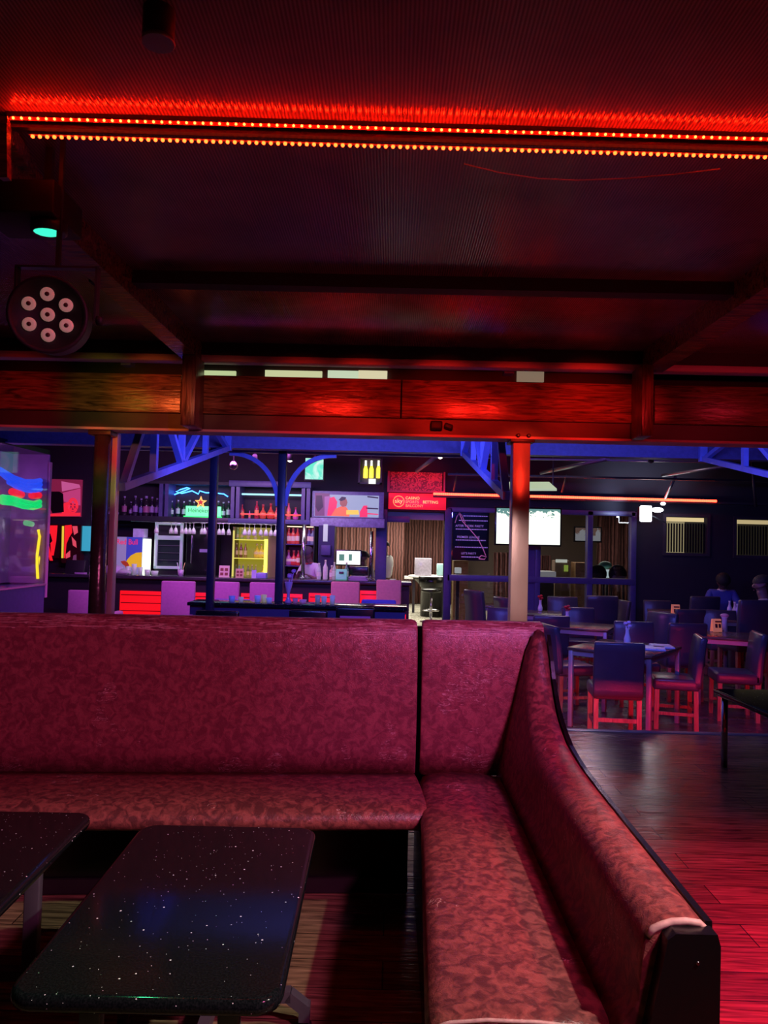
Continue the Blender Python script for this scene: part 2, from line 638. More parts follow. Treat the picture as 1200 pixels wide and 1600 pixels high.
M['table_steel'] = mat('shaded_table_steel', (.10, .10, .12), .4, .4, noise=.2, nscale=14)  # grey steel darkened for the shadow the table legs stand in
M['chrome'] = mat('brushed_chrome', (.62, .62, .65), .22, 1., noise=.1)
M['steel_post'] = mat('stained_steel', (.55, .47, .45), .34, .25, noise=.35, nscale=9, bump=.1, bscale=30, stretch=(1, 1, .4))
M['dark_post'] = mat('glossy_dark_steel', (.10, .09, .085), .24, .6, noise=.4, nscale=14, bump=.25, bscale=40)
M['navy_post'] = mat('navy_post_paint', (.018, .017, .045), .35, .2, noise=.25, nscale=10, bump=.08)
M['beam_blue'] = mat('dull_violet_beam_paint', (.085, .065, .19), .5, .0, noise=.4, nscale=30, bump=.15)
M['blue_steel'] = mat('blue_painted_steel', (.16, .18, .5), .42, .1, noise=.25, nscale=10, bump=.08)
M['timber'] = wood_mat('varnished_timber', (.05, .025, .012), (.28, .15, .08), .26)
M['timber_v'] = wood_mat('varnished_timber_upright', (.05, .025, .012), (.28, .15, .08), .3, 'Z')
M['channel'] = mat('grey_brown_channel', (.075, .062, .058), .45, .3, noise=.35, nscale=8, bump=.1, stretch=(.3, 1, 1))
M['gutter'] = mat('pale_gutter', (.6, .55, .53), .5, .1, noise=.35, nscale=9, stretch=(.3, 1, 1))
M['soffit'] = mat('flaky_soffit_board', (.2, .16, .17), .8, noise=.8, nscale=40, bump=.3, bscale=50)
M['wall_dark'] = mat('dark_plaster', (.045, .035, .05), .8, noise=.2, nscale=4, bump=.05)
M['wall_bar'] = mat('black_bar_wall', (.02, .018, .024), .6, noise=.3)
M['ceil_dark'] = mat('dark_ceiling_sheet', (.06, .045, .05), .5, noise=.3, nscale=3, stretch=(.2, 2, 1))
M['led'] = glow('red_diode', (1, .030, .004), 22)
M['led_far'] = glow('far_red_diode', (1, .030, .012), 16)
M['tape'] = mat('led_tape', (.25, .1, .08), .5)
M['white_plastic'] = mat('white_plastic', (.75, .75, .75), .4)
M['lens'] = mat('frosted_lens', (.75, .55, .5), .15, emit=(1, .5, .42), es=.16)
M['lens_core'] = mat('lens_core', (.1, .05, .04), .2)
M['green_lens'] = glow('green_lens', (.04, .85, .5), 1.4)
M['wire'] = mat('thin_wire', (.35, .2, .16), .5)

# ================================================================== SETTING: lounge deck
FL = -.35                                        # the dining floor is a step lower
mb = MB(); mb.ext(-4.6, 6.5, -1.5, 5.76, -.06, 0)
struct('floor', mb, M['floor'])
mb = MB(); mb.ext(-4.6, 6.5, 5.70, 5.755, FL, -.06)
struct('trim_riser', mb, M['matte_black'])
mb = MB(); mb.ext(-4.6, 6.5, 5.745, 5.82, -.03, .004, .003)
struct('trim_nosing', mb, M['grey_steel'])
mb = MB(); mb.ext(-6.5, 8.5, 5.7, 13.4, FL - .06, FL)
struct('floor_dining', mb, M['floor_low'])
mb = MB(); mb.ext(-3.6, 4.2, -1.2, 4.42, 2.495, 2.52)
struct('ceiling', mb, M['poly'])
mb = MB(); mb.ext(-6.5, 8.5, 8.5, 13.4, 2.95, 3.0)
struct('ceiling_dining', mb, M['ceil_dark'])
mb = MB(); mb.ext(-6.5, 8.5, 4.75, 8.5, 2.50, 2.53)
struct('ceiling_soffit', mb, M['soffit'])

# purlins and rafters under the sheet
a0, a1 = PZ(15, 185, 2.472), PZ(1215, 218.5, 2.472)
b0, b1 = PZ(45, 210, 2.448), PZ(1215, 243.5, 2.448)
d = (a1 - a0).normalized()
a1 = a1 + d * .25
b1 = b1 + d * .25
mid0, mid1 = (a0 + b0) / 2 - d * .03, (a1 + b1) / 2
wid = (b0.y - a0.y) - .012
mb = MB(); mb.bar((mid0.x, mid0.y, 2.4735), (mid1.x, mid1.y, 2.4735), wid, .043)
struct('trim_purlin_lit', mb, M['matte_black'])
mb = MB(); mb.ext(-1.32, 2.6, 3.21, 3.29, 2.44, 2.495)
struct('trim_purlin', mb, M['matte_black'])
mb = MB(); mb.ext(-1.235, -1.135, .3, 4.42, 2.385, 2.496)
struct('trim_rafter_left', mb, M['timber'])
mb = MB(); mb.ext(1.41, 1.53, .3, 4.42, 2.38, 2.496)
struct('trim_rafter_right', mb, M['timber'])
mb = MB(); mb.bar(P(0, 196, 1.96), P(46, 262, 2.3), .035, .05)
mb.bar(P(7, 196, 1.95), P(8, 280, 1.95), .022)
struct('trim_corner_frame', mb, M['timber'])

# LED strips
def led_strip(p0, p1, label, count, zdir, mleds, r, taped):
    root = thing('led_strip', label, 'led strip', p0, 0, 'red LED strips across the lounge ceiling')
    mb = MB(); mb.bar(p0, p1, .010, .003, up=taped)
    part('tape', mb, M['tape'], root)
    proto = None
    stuff = MB()
    for i in range(count):
        t = (i + .5) / count
        c = p0.lerp(p1, t)
        if i < 100:
            if proto is None:
                mbp = MB(); mbp.sphere((0, 0, 0), r, 8)
                proto = mbp.build('diode', mleds, root)
                o = proto
            else:
                o = proto.copy()
                COL.objects.link(o)
                o.parent = root
            o.location = c - p0 + Vector(zdir)
        else:
            stuff.sphere(c + Vector(zdir), r, 8)
    if count > 100:
        o = part('diodes', stuff, mleds, root)
        o['kind'] = 'stuff'
    return root

M['led_dim'] = glow('red_diode_small', (1, .0065, .001), 210)
na = int((a1 - a0).length / .0218)
led_strip(a0, a1, 'red LED strip with finer dots on the near, upper side of the lit purlin', na, (0, -.003, 0), M['led_dim'], .0036, (0, 1, 0))
nb = int((b1 - b0).length / .0195)
led_strip(b0, b1, 'brighter orange-red LED strip on the lower edge of the lit purlin', nb, (0, .002, -.004), M['led'], .0052, (0, 0, 1))

mb = MB()
pts = [P(725, 256, 2.06), P(780, 270, 2.06), P(840, 279, 2.06), P(900, 282, 2.06), P(980, 279, 2.06), P(1060, 272, 2.06), P(1125, 264, 2.06)]
mb.tube(pts, .0016, 6)
solo('hanging_wire', mb, M['wire'], 'thin loose wire sagging below the ceiling LED strips', 'wire', pts[0])

# small can light at the top of the picture
c = P(248, 40, 1.6)
root = thing('ceiling_spotlight', 'small dark can spotlight hanging at the top of the sheet ceiling', 'spotlight', (c.x, c.y, 2.495))
mb = MB(); mb.lathe([(.03, c.z - .035), (.034, c.z - .03), (.034, c.z + .06), (.02, c.z + .075), (.012, c.z + .08)], (c.x, c.y, 0), 18)
part('can', mb, M['matte_black'], root)
mb = MB(); mb.lathe([(.034, c.z - .04), (.036, c.z - .036), (.034, c.z - .03), (.028, c.z - .034)], (c.x, c.y, 0), 20)
part('rim', mb, M['grey_steel'], root)
mb = MB(); mb.tube([(c.x, c.y, c.z + .075), (c.x, c.y, 2.497)], .008)
part('stem', mb, M['matte_black'], root)

# LED par can, hung from the rafter on the left
c = P(75, 492, 2.1)
root = thing('par_can_light', 'round black LED par can with seven lenses hanging by the left rafter', 'stage light', (c.x, c.y, c.z - .11))
RX = Matrix.Rotation(rad(90 + 6), 3, 'X') @ Matrix.Rotation(rad(0), 3, 'Z')
RX = Matrix.Rotation(rad(12), 3, 'Z') @ RX                       # the open face looks back at the lounge
mb = MB()
mb.lathe([(.002, .0), (.094, .0), (.096, .008), (.106, .012), (.106, -.015), (.10, -.02), (.10, -.10), (.07, -.14), (.02, -.15)], c, 32, RX)
part('housing', mb, M['matte_black'], root)
for k in range(7):
    a = 2 * PI * k / 6 + rad(92)
    r = 0 if k == 6 else .056
    p = c + RX @ Vector((r * math.cos(a), r * math.sin(a), .002))
    mb = MB(); mb.lathe([(.019, 0), (.019, .003), (.012, .0065), (.006, .005)], p, 18, RX)
    o = part('lens', mb, M['lens'], root)
    mb = MB(); mb.lathe([(.0065, .0055), (.0055, .0085), (.002, .0092)], p, 10, RX)
    part('lens_core', mb, M['lens_core'], o)
mb = MB()
for s in (-1, 1):
    mb.bar(c + Vector((s * .115, .05, 0)), c + Vector((s * .115, .05, .15)), .006, .025)
mb.bar(c + Vector((-.118, .05, .15)), c + Vector((.118, .05, .15)), .025, .006)
mb.bar(c + Vector((0, .05, .15)), (c.x, c.y + .05, 2.50), .012)
part('yoke', mb, M['dark_steel'], root)
for s in (-1, 1):
    mb = MB(); mb.lathe([(.014, 0), (.014, .014), (.01, .018)], c + Vector((s * .118, .05, 0)), 10, Matrix.Rotation(s * PI / 2, 3, 'Y'))
    part('knob', mb, M['matte_black'], root)

# moving effect light above it
X0, X1, Z0, Z1 = RC(-40, 278, 84, 331, 2.1)
root = thing('effect_light', 'boxy black disco effect light with green lens above the par can', 'stage light', ((X0 + X1) / 2, 2.1, Z0))
mb = MB(); mb.ext(X0, X1, 2.1, 2.3, Z0, Z1, .006)
part('housing', mb, M['matte_black'], root)
c = P(30, 278, 2.2)
mb = MB(); mb.sphere((c.x, c.y, Z1 - .004), .105, 20, (1, .8, .24))
part('dome', mb, mat('rosy_dome', (.5, .2, .22), .5), root)
c = P(64, 352, 2.12)
mb = MB(); mb.lathe([(.05, .03), (.05, .0), (.044, -.004)], (c.x, c.y + .05, c.z), 20)
part('lens_ring', mb, M['dark_steel'], root)
mb = MB(); mb.sphere((c.x, c.y + .04, c.z + .002), .042, 18, (1, .8, .34))
part('lens', mb, M['green_lens'], root, 'glowing green lens')
mb = MB(); mb.bar((c.x - .02, 2.2, Z1), (c.x - .02, 2.2, 2.496), .02)
part('hanger', mb, M['dark_steel'], root)

# ================================================================== header beam
YH = 4.5
mb = MB(); mb.ext(-3.2, 3.4, 4.47, 4.60, 1.995, 2.085)
hb = struct('header_beam', mb, M['channel'])
mb = MB(); mb.ext(-3.2, 3.4, 4.455, 4.62, 1.982, 1.996)
part('lower_lip', mb, M['gutter'], hb)  # lip paler than the channel: its lit edge put into the colour
def board(x0, x1, first=[0]):
    X0 = P(x0, 625, 4.45).x; X1 = P(x1, 625, 4.45).x
    mb = MB(); mb.ext(X0, X1, 4.44, 4.49, 2.087, 2.312, .004)
    part('fascia_board', mb, M['timber'], hb)
board(-260, 283); board(310, 626); board(628, 990); board(1022, 1500)
mb = MB(); mb.ext(-3.2, 3.4, 4.49, 4.60, 2.085, 2.30)
part('core_timber', mb, M['matte_black'], hb)
mb = MB(); mb.ext(-3.2, 3.4, 4.40, 4.49, 2.385, 2.423, .004)
struct('trim_gutter', mb, M['gutter'])
mb = MB(); mb.ext(-3.2, 3.4, 4.50, 4.56, 2.42, 2.52); mb.ext(-3.2, 3.4, 4.395, 4.49, 2.424, 2.495)
struct('trim_upstand', mb, M['matte_black'])
for (x0, y0, x1, y1, nm, lb) in ((283, 572, 305, 664, 'left', 'timber hanger block under the left rafter end, green lit below'), (1003, 588, 1021, 681, 'right', 'red-lit timber hanger block under the right rafter end')):
    X0, X1, Z0, Z1 = RC(x0, y0, x1, y1, 4.25)
    mb = MB(); mb.ext(X0, X1, 4.25, 4.437, Z0, 2.384, .003)
    solo('hanger_block', mb, M['timber_v'], lb, 'timber block', ((X0 + X1) / 2, 4.34, Z0), 'timber hanger blocks at the header beam')
# high lit windows seen through the slot above the fascia
n = 0
for (x0, x1, col) in ((303, 368, (.75, .9, .45)), (414, 503, (.85, .9, .5)), (512, 560, (.8, 1., .7)), (560, 605, (1, .95, .6)), (808, 850, (.3, .22, .15))):
    n += 1
    X0, X1, Z0, Z1 = RC(x0, 579, x1, 596, 4.72)
    mb = MB(); mb.ext(X0, X1, 4.72, 4.74, Z0, Z1)
    o = struct('window_%d' % n, mb, glow('lit_slot_pane_%d' % n, col, .65))
mb = MB(); mb.ext(-3.2, 3.4, 4.745, 4.77, 2.31, 2.52)
struct('trim_slot_backing', mb, M['matte_black'])

# ================================================================== posts of the lounge front
def post(x0, x1, ytop, Y, z0, z1, m, label, depth=.1):
    X0, X1 = P(x0, ytop, Y).x, P(x1, ytop, Y).x
    root = thing('steel_post', label, 'post', ((X0 + X1) / 2, Y + depth / 2, z0), 0, 'steel posts of the lounge')
    return root, X0, X1
root, X0, X1 = post(144, 169, 670, 4.5, 0, 1.985, None, 'dark round steel post lit red and yellow behind the bench, left of the truss')
mb = MB(); mb.lathe([((X1 - X0) / 2, 0), ((X1 - X0) / 2, 1.985)], ((X0 + X1) / 2, 4.55, 0), 24)
part('shaft', mb, M['dark_post'], root)
mb = MB(); mb.ext(X0 - .02, X1 + .02, 4.49, 4.61, 1.955, 1.985, .003)
part('cap_plate', mb, M['dark_steel'], root)
mb = MB(); mb.ext(X1 - .012, X1 + .022, 4.60, 4.66, 0, 1.985, .003)
part('side_bar', mb, M['steel_post'], root)
root, X0, X1 = post(802, 829, 690, 4.5, 0, 1.985, None, 'square bare-steel post lit orange and red, rising behind the corner of the bench')
mb = MB(); mb.ext(X0, X1, 4.5, 4.6, 0, 1.985, .004)
part('shaft', mb, M['steel_post'], root)
mb = MB(); mb.ext(X0 - .02, X1 + .02, 4.47, 4.63, 1.965, 1.995, .003)
part('cap_plate', mb, M['dark_steel'], root)
for s in (0, 1):
    mb = MB(); mb.lathe([(.012, 0), (.012, .02), (.006, .026)], (X0 + .02 + s * (X1 - X0 - .04), 4.465, 2.0), 8, Matrix.Rotation(PI / 2, 3, 'X'))
    part('bolt', mb, M['dark_steel'], root)

# small black camera-like fitting under the header
c = P(687, 665, 4.43)
root = thing('small_floodlight', 'small black fitting clamped under the middle of the header beam', 'light fitting', c)
mb = MB(); mb.box((c.x - .02, c.y, c.z), (.07, .06, .05), None, .01)
part('housing', mb, M['matte_black'], root)
mb = MB(); mb.box((c.x + .05, c.y, c.z - .004), (.05, .045, .03), Matrix.Rotation(rad(18), 3, 'Y'), .008)
part('arm', mb, M['matte_black'], root)

# ================================================================== roof trusses running back from the posts
YB = 7.7
def truss(X, label, nweb=4):
    zt, zb0, zb1 = 2.44, 1.66, 2.26
    y0, y1 = 4.66, 7.62
    root = thing('roof_truss', label, 'truss', (X, y0, zb0), 0, 'blue roof trusses')
    mb = MB(); mb.bar((X, y0, zt), (X, y1, zt), .06, .06)
    part('top_chord', mb, M['blue_steel'], root)
    mb = MB(); mb.bar((X, y0, zb0), (X, y1, zb1), .05, .05)
    part('bottom_chord', mb, M['blue_steel'], root)
    mb = MB(); mb.bar((X, y1, zb1 - .03), (X, y1, zt + .03), .07, .05)
    part('end_upright', mb, M['blue_steel'], root)
    f = lambda y: zb0 + (zb1 - zb0) * (y - y0) / (y1 - y0)
    ys = [y0 + .04, y0 + .62, y0 + 1.3, y0 + 2.05, y1 - .05]
    for i in range(4):
        ya, yb = ys[i], ys[i + 1]
        mb = MB()
        if i % 2 == 0:
            mb.bar((X, ya, f(ya)), (X, yb, zt), .045, .04)
        else:
            mb.bar((X, ya, zt), (X, yb, f(yb)), .045, .04)
        part('web', mb, M['blue_steel'], root)
        if i < 3:
            mb = MB(); mb.bar((X, yb, f(yb)), (X, yb, zt), .045, .05)
            part('web', mb, M['blue_steel'], root)
truss(-1.667, 'blue steel roof truss running back from the dark round post')
truss(.685, 'blue steel roof truss running back from the bare-steel post')
truss(3.05, 'blue steel roof truss at the far right, cut by the picture edge')

mb = MB(); mb.ext(-6.0, 8.0, 7.68, 7.76, 2.27, 2.41); mb.ext(-6.0, 8.0, 7.62, 7.82, 2.40, 2.42); mb.ext(-6.0, 8.0, 7.64, 7.80, 2.262, 2.275)
struct('trim_blue_beam', mb, M['beam_blue'])
mb = MB(); mb.ext(-6.0, 8.0, 8.48, 8.52, 2.42, 3.0)
struct('trim_valley_board', mb, M['ceil_dark'])

# blue posts behind, one with two arched braces
X = P(331, 830, 7.68).x
mb = MB(); mb.ext(X - .036, X + .036, 7.66, 7.74, FL, 2.262, .004)
solo('blue_post', mb, M['navy_post'], 'plain slim blue post right of the truss end, left of the arched post', 'post', (X, 7.7, FL), 'blue posts in front of the bar')
X = P(439, 820, 8.3).x
root = thing('blue_post', 'blue post with two curved arch braces in front of the bar shelves', 'post', (X, 8.3, FL), 0, 'blue posts in front of the bar')
mb = MB(); mb.ext(X - .042, X + .042, 8.26, 8.34, FL, 2.41, .004)
part('shaft', mb, M['navy_post'], root)
for s in (-1, 1):
    pts = []
    for k in range(13):
        a = PI / 2 * k / 12
        pts.append(Vector((X + s * (.58 - .54 * math.cos(a) ** .9 if k < 12 else .58), 8.3, 1.72 + .56 * math.sin(a))))
    mb = MB()
    rings = []
    for i, p in enumerate(pts):
        tg = (pts[min(i + 1, 12)] - pts[max(i - 1, 0)]).normalized()
        nn = Vector((-tg.z, 0, tg.x)) * .024
        yy = Vector((0, .023, 0))
        rings.append([p + nn + yy, p - nn + yy, p - nn - yy, p + nn - yy])
    mb.loft(rings, smooth=False)
    part('arch_brace', mb, M['blue_steel'], root)
mb = MB(); mb.ext(-3.2, 1.2, 8.27, 8.33, 2.29, 2.36)
struct('trim_back_rail', mb, M['blue_steel'])

# ================================================================== BOOTH BENCHES
O = Vector((.114, 3.102, 0))
u = Vector((-1.606, -.127, 0)).normalized()
nrm = Vector((u.y, -u.x, 0))                      # away from the camera
if nrm.y < 0:
    nrm = -nrm
def sect(prof, s, sc=1.0, mid=(0, 0)):
    return [O + u * s + nrm * (mid[0] + (d_ - mid[0]) * sc) + Vector((0, 0, mid[1] + (z_ - mid[1]) * sc)) for d_, z_ in prof]
def rounded_ends(prof, s0, s1, e, mid):
    st = [(s0, .97), (s0 + e * .3, .988), (s0 + e, 1), ]
    n_ = 10
    st += [(s0 + e + (s1 - s0 - 2 * e) * k / n_, 1) for k in range(1, n_)]
    st += [(s1 - e, 1), (s1 - e * .3, .988), (s1, .97)]
    return [sect(prof, s, sc, mid) for s, sc in st]
backp = [(0.0, .44), (-.012, .55), (-.014, .75), (0.0, .93), (.012, 1.0), (.03, 1.035), (.055, 1.05), (.085, 1.05), (.108, 1.035), (.118, 1.0), (.12, .8), (.12, .44)]
bench = thing('booth_bench', 'long oxblood leatherette booth bench with high back, facing the lounge tables', 'bench', O + u * .95)
mb = MB(); mb.loft(rounded_ends(backp, .004, 2.4, .02, (.05, .75)))
part('backrest', mb, M['leather_worn'], bench)
seatp = [(-.01, .45), (-.10, .46), (-.25, .468), (-.37, .466), (-.42, .455), (-.447, .435), (-.455, .415), (-.45, .395), (-.43, .382), (-.2, .38), (-.01, .38)]
mb = MB(); mb.loft(rounded_ends(seatp, .008, 2.4, .02, (-.2, .42)))
part('seat', mb, M['leather'], bench)
mb = MB(); mb.loft([sect([(-.04, .005), (-.04, .379), (.10, .379), (.10, .005)], s) for s in (.03, 2.4)], smooth=False)
part('base', mb, M['black'], bench)
mb = MB(); mb.loft([sect([(-.055, .005), (-.055, .06), (-.041, .06), (-.041, .005)], s) for s in (.03, 2.4)], smooth=False)
part('kick_strip', mb, M['matte_black'], bench)

corner = thing('corner_bench', 'shorter oxblood bench with low sweeping arm back ending in a black panel', 'bench', (.35, 2.3, 0))
# high corner panel
def csect(x, sc):
    y = O.y + (x - O.x) * .07
    return [Vector((x, y + .05 + (d_ - .05) * sc, .75 + (z_ - .75) * sc)) for d_, z_ in backp]
mb = MB(); mb.loft([csect(.128, .97), csect(.134, .988), csect(.148, 1)] + [csect(.148 + .42 * k / 5, 1) for k in range(1, 6)] + [csect(.618, 1), csect(.626, .98)])
part('corner_backrest', mb, M['leather_worn'], corner)
mb = MB(); mb.ext(.06, .2, 3.19, 3.215, .3, 1.02)
part('seam_dark_strip', mb, M['matte_black'], corner)  # black strip added behind the seam so the gap stays dark
# sweeping side back
def ztop(y):
    tab = [(3.12, 1.035), (3.06, .965), (3.0, .872), (2.92, .79), (2.82, .735), (2.7, .697), (2.55, .676), (2.3, .667), (1.4, .661)]
    for (ya, za), (yb, zb) in zip(tab, tab[1:]):
        if ya >= y >= yb:
            t = (ya - y) / (ya - yb)
            return za + (zb - za) * t
    return tab[-1][1] if y < 1.5 else tab[0][1]
def ssect(y, sc=1.0):
    zt = ztop(y)
    h = zt - .44
    e = max(0, min(1, (zt - .67) / .36))
    pr = [(.435, .44), (.466 - .02 * e, .46 + .06 * h), (.486 - .015 * e, .44 + .3 * h), (.492 + .055 * e, zt - min(.08, .35 * h)), (.50 + .068 * e, zt - .032), (.53 + .047 * e, zt - .009), (.578 + .012 * e, zt), (.602, zt - .003), (.617, zt - .014), (.625, zt - .04), (.628, .44 + .4 * h), (.628, .44)]
    mx, mz = .55, .44 + h / 2
    return [Vector((mx + (x - mx) * sc, y, mz + (z - mz) * sc)) for x, z in pr]
ys = [3.115, 3.08, 3.04, 3.0, 2.95, 2.9, 2.84, 2.78, 2.7, 2.6, 2.5, 2.35, 2.2, 2.05, 1.9, 1.75, 1.62, 1.54]
mb = MB(); mb.loft([ssect(y) for y in ys] + [ssect(1.512, .985), ssect(1.5, .95)])
part('side_backrest', mb, M['leather'], corner)
def zsect(y, sc=1.0):
    xl = .086 + (.13 - .086) * (y - 1.5) / 1.54
    pr = [(xl + .012, .384), (xl, .40), (xl - .002, .425), (xl + .008, .447), (xl + .035, .461), (xl + .12, .469), (.34, .466), (.44, .455), (.445, .384)]
    mx, mz = .27, .42
    return [Vector((mx + (x - mx) * (1 - (1 - sc) * .3), y, mz + (z - mz) * sc)) for x, z in pr]
mb = MB(); mb.loft([zsect(3.06)] + [zsect(3.06 - 1.52 * k / 10) for k in range(1, 10)] + [zsect(1.535), zsect(1.512, .95), zsect(1.497, .8), zsect(1.492, .55)])
part('seat', mb, M['leather'], corner)
mb = MB(); mb.ext(.115, .62, 1.60, 3.2, .005, .383); part('base', mb, M['black'], corner)
mb = MB(); mb.prism([(.40, .005), (.622, .005), (.628, .63), (.622, .652), (.545, .652), (.53, .64)], (0, 1.5, 0), (1, 0, 0), (0, 0, 1), .035)
o = part('end_panel', mb, M['black'], corner)
mb = MB()
pl = [(y, ztop(y) - .02) for y in ys]
pts = [(y, z) for y, z in pl] + [(1.5, .02), (3.1, .02)]
mb.prism([(p[0], p[1]) for p in pts], (.6285, 0, 0), (0, 1, 0), (0, 0, 1), .014)
part('back_panel', mb, M['black'], corner, 'black outer panel')
mb = MB(); mb.tube([(.505, 1.503, .628), (.515, 1.503, .642), (.533, 1.503, .650), (.552, 1.503, .656), (.578, 1.503, .658), (.602, 1.503, .655), (.615, 1.503, .643), (.62, 1.503, .625)], .0075, 8)
part('worn_end_piping', mb, M['worn'], corner, 'pale worn piping')
mb = MB(); mb.tube([(.10, 1.498, .447), (.13, 1.498, .457), (.2, 1.498, .464), (.3, 1.498, .463), (.40, 1.498, .455)], .004, 6)
part('seat_piping', mb, M['worn'], corner, 'pale worn piping')
mb = MB(); mb.lathe([(.004, 0), (.003, .003)], (.585, 1.4655, .60), 10, Matrix.Rotation(PI / 2, 3, 'X'))
part('screw', mb, M['chrome'], corner)

# ================================================================== granite lounge tables
def rrect(cx, cy, w, l, r, rot, inset=0.0, n=6):
    pts = []
    w2, l2, r2 = w / 2 - inset, l / 2 - inset, max(r - inset, .005)
    for (sx, sy, a0_) in ((1, 1, 0), (-1, 1, 90), (-1, -1, 180), (1, -1, 270)):
        for k in range(n + 1):
            a = rad(a0_ + 90 * k / n)
            x = sx * (w2 - r2) + r2 * math.cos(a)
            y = sy * (l2 - r2) + r2 * math.sin(a)
            pts.append((cx + x * math.cos(rot) - y * math.sin(rot), cy + x * math.sin(rot) + y * math.cos(rot)))
    return pts
def lounge_table(cx, cy, w, l, rot, label, zt=.5):
    root = thing('lounge_table', label, 'table', (cx, cy, 0), 0, 'black granite lounge tables')
    th = .034
    mb = MB()
    secs = []
    for dz, ins in ((-th, .012), (-th + .004, .004), (-th / 2 - .004, 0), (-th / 2 + .004, 0), (-.005, .003), (-.0015, .008), (0, .014)):
        secs.append([Vector((x, y, zt + dz)) for x, y in rrect(cx, cy, w, l, .055, rot, ins)])
    mb.loft(secs)
    part('tabletop', mb, M['granite'], root)
    def L(x, y, z):
        return Vector((cx + x * math.cos(rot) - y * math.sin(rot), cy + x * math.sin(rot) + y * math.cos(rot), z))
    R3 = Matrix.Rotation(rot, 3, 'Z')
    for sy in (-1, 1):
        for sx in (-1, 1):
            x, y = sx * w * .27, sy * l * .33
            mb = MB(); mb.box(L(x, y, (zt - th + .06) / 2), (.045, .028, zt - th - .06), R3, .004)
            lg = part('leg', mb, M['table_steel'], root)
        x = w * .27
        for sx in (-1, 1):
            mb = MB()
            p0, p1, p2, p3 = L(sx * x, sy * l * .33, .085), L(sx * (x + .07), sy * (l * .33 + .0), .09), L(sx * (x + .11), sy * l * .33, .055), L(sx * (x + .11), sy * l * .33, .022)
            mb.bar(p0, p1, .035, .03); mb.bar(p1 + (p0 - p1) * .1, p2, .035, .03); mb.bar(p2 + Vector((0, 0, .012)), p3, .035, .03, up=(1, 0, 0))
            ft = part('foot', mb, M['table_steel'], root)
            mb = MB(); mb.lathe([(.02, .002), (.021, .012), (.012, .02), (.01, .026)], (p3.x, p3.y, 0), 14)
            part('glide', mb, M['matte_black'], ft)
        mb = MB(); mb.bar(L(-x, sy * l * .33, .085), L(x, sy * l * .33, .085), .035, .03)
        part('crossbar', mb, M['table_steel'], root)
    mb = MB(); mb.bar(L(0, -l * .33, .085), L(0, l * .33, .085), .03, .03)
    part('spine', mb, M['table_steel'], root)
    return root
lounge_table(-.462, 1.91, .525, .885, rad(1.2), 'black sparkly granite lounge table in the foreground, seen whole')
lounge_table(-1.16, 1.98, .525, .885, rad(1.8), 'black sparkly granite lounge table cut by the left picture edge')

# low granite table on the right of the deck
root = thing('side_table', 'low dark stone table with chrome legs at the right edge of the deck', 'table', (2.45, 5.0, 0))
mb = MB()
cx, cy = 2.475, 4.54
secs = [[Vector((x, y, z)) for x, y in rrect(cx, cy, .80, .88, .02, rad(2), ins)] for z, ins in ((.447, .004), (.452, 0), (.474, 0), (.48, .005))]
mb.loft(secs)
part('tabletop', mb, M['granite'], root)
for sx, sy in ((-1, -1), (1, -1), (1, 1), (-1, 1)):
    q = Matrix.Rotation(rad(2), 3, 'Z') @ Vector((sx * .345, sy * .385, 0))
    mb = MB(); mb.tube([(cx + q.x, cy + q.y, .003), (cx + q.x, cy + q.y, .448)], .02, 14)
    part('leg', mb, M['chrome'], root)
# ================================================================== HALL SHELL
YW = 13.3
M['pane'] = glass_mat('window_pane', (.72, .70, .74), .06)
M['curtain'] = curtain_mat('brown_curtain', (.055, .020, .017), (.25, .10, .085))
M['blue_frame'] = mat('blue_violet_frame_paint', (.085, .07, .22), .4, noise=.2)
# wall openings: door (casino) and the window band
dX0, dX1, dZ0, dZ1 = RC(603, 799, 693, 1000, YW)
wX0, wX1, wZ0, wZ1 = RC(701, 797, 989, 960, YW)
sl = [RC(1040, 808, 1104, 864, YW), RC(1150, 812, 1214, 868, YW)]
zc = 3.0
bX0 = P(518, 850, YW).x                           # the bar back ends here; beyond it one looks into the casino
mb = MB()
mb.ext(-8, bX0, YW, YW + .15, FL, zc)
mb.ext(bX0, dX1, YW, YW + .15, dZ1, zc)
mb.ext(dX1, wX0, YW, YW + .15, FL, zc)
mb.ext(wX0, wX1, YW, YW + .15, FL, FL + .12)
mb.ext(wX0, wX1, YW, YW + .15, wZ1, zc)
mb.ext(wX1, sl[0][0], YW, YW + .15, FL, zc)
mb.ext(sl[0][1], sl[1][0], YW, YW + .15, FL, zc)
mb.ext(sl[1][1], 9.5, YW, YW + .15, FL, zc)
for a, b, c_, d_ in sl:
    mb.ext(a, b, YW, YW + .15, FL, c_)
    mb.ext(a, b, YW, YW + .15, d_, zc)
struct('wall_back', mb, mat('near_black_plaster', (.028, .022, .034), .8, noise=.2, nscale=4))
mb = MB(); mb.ext(-6.6, -6.5, 5.7, 13.4, FL, 3.0); struct('wall_left', mb, M['wall_dark'])
mb = MB(); mb.ext(8.5, 8.6, 5.7, 13.4, FL, 3.0); struct('wall_right', mb, M['wall_dark'])

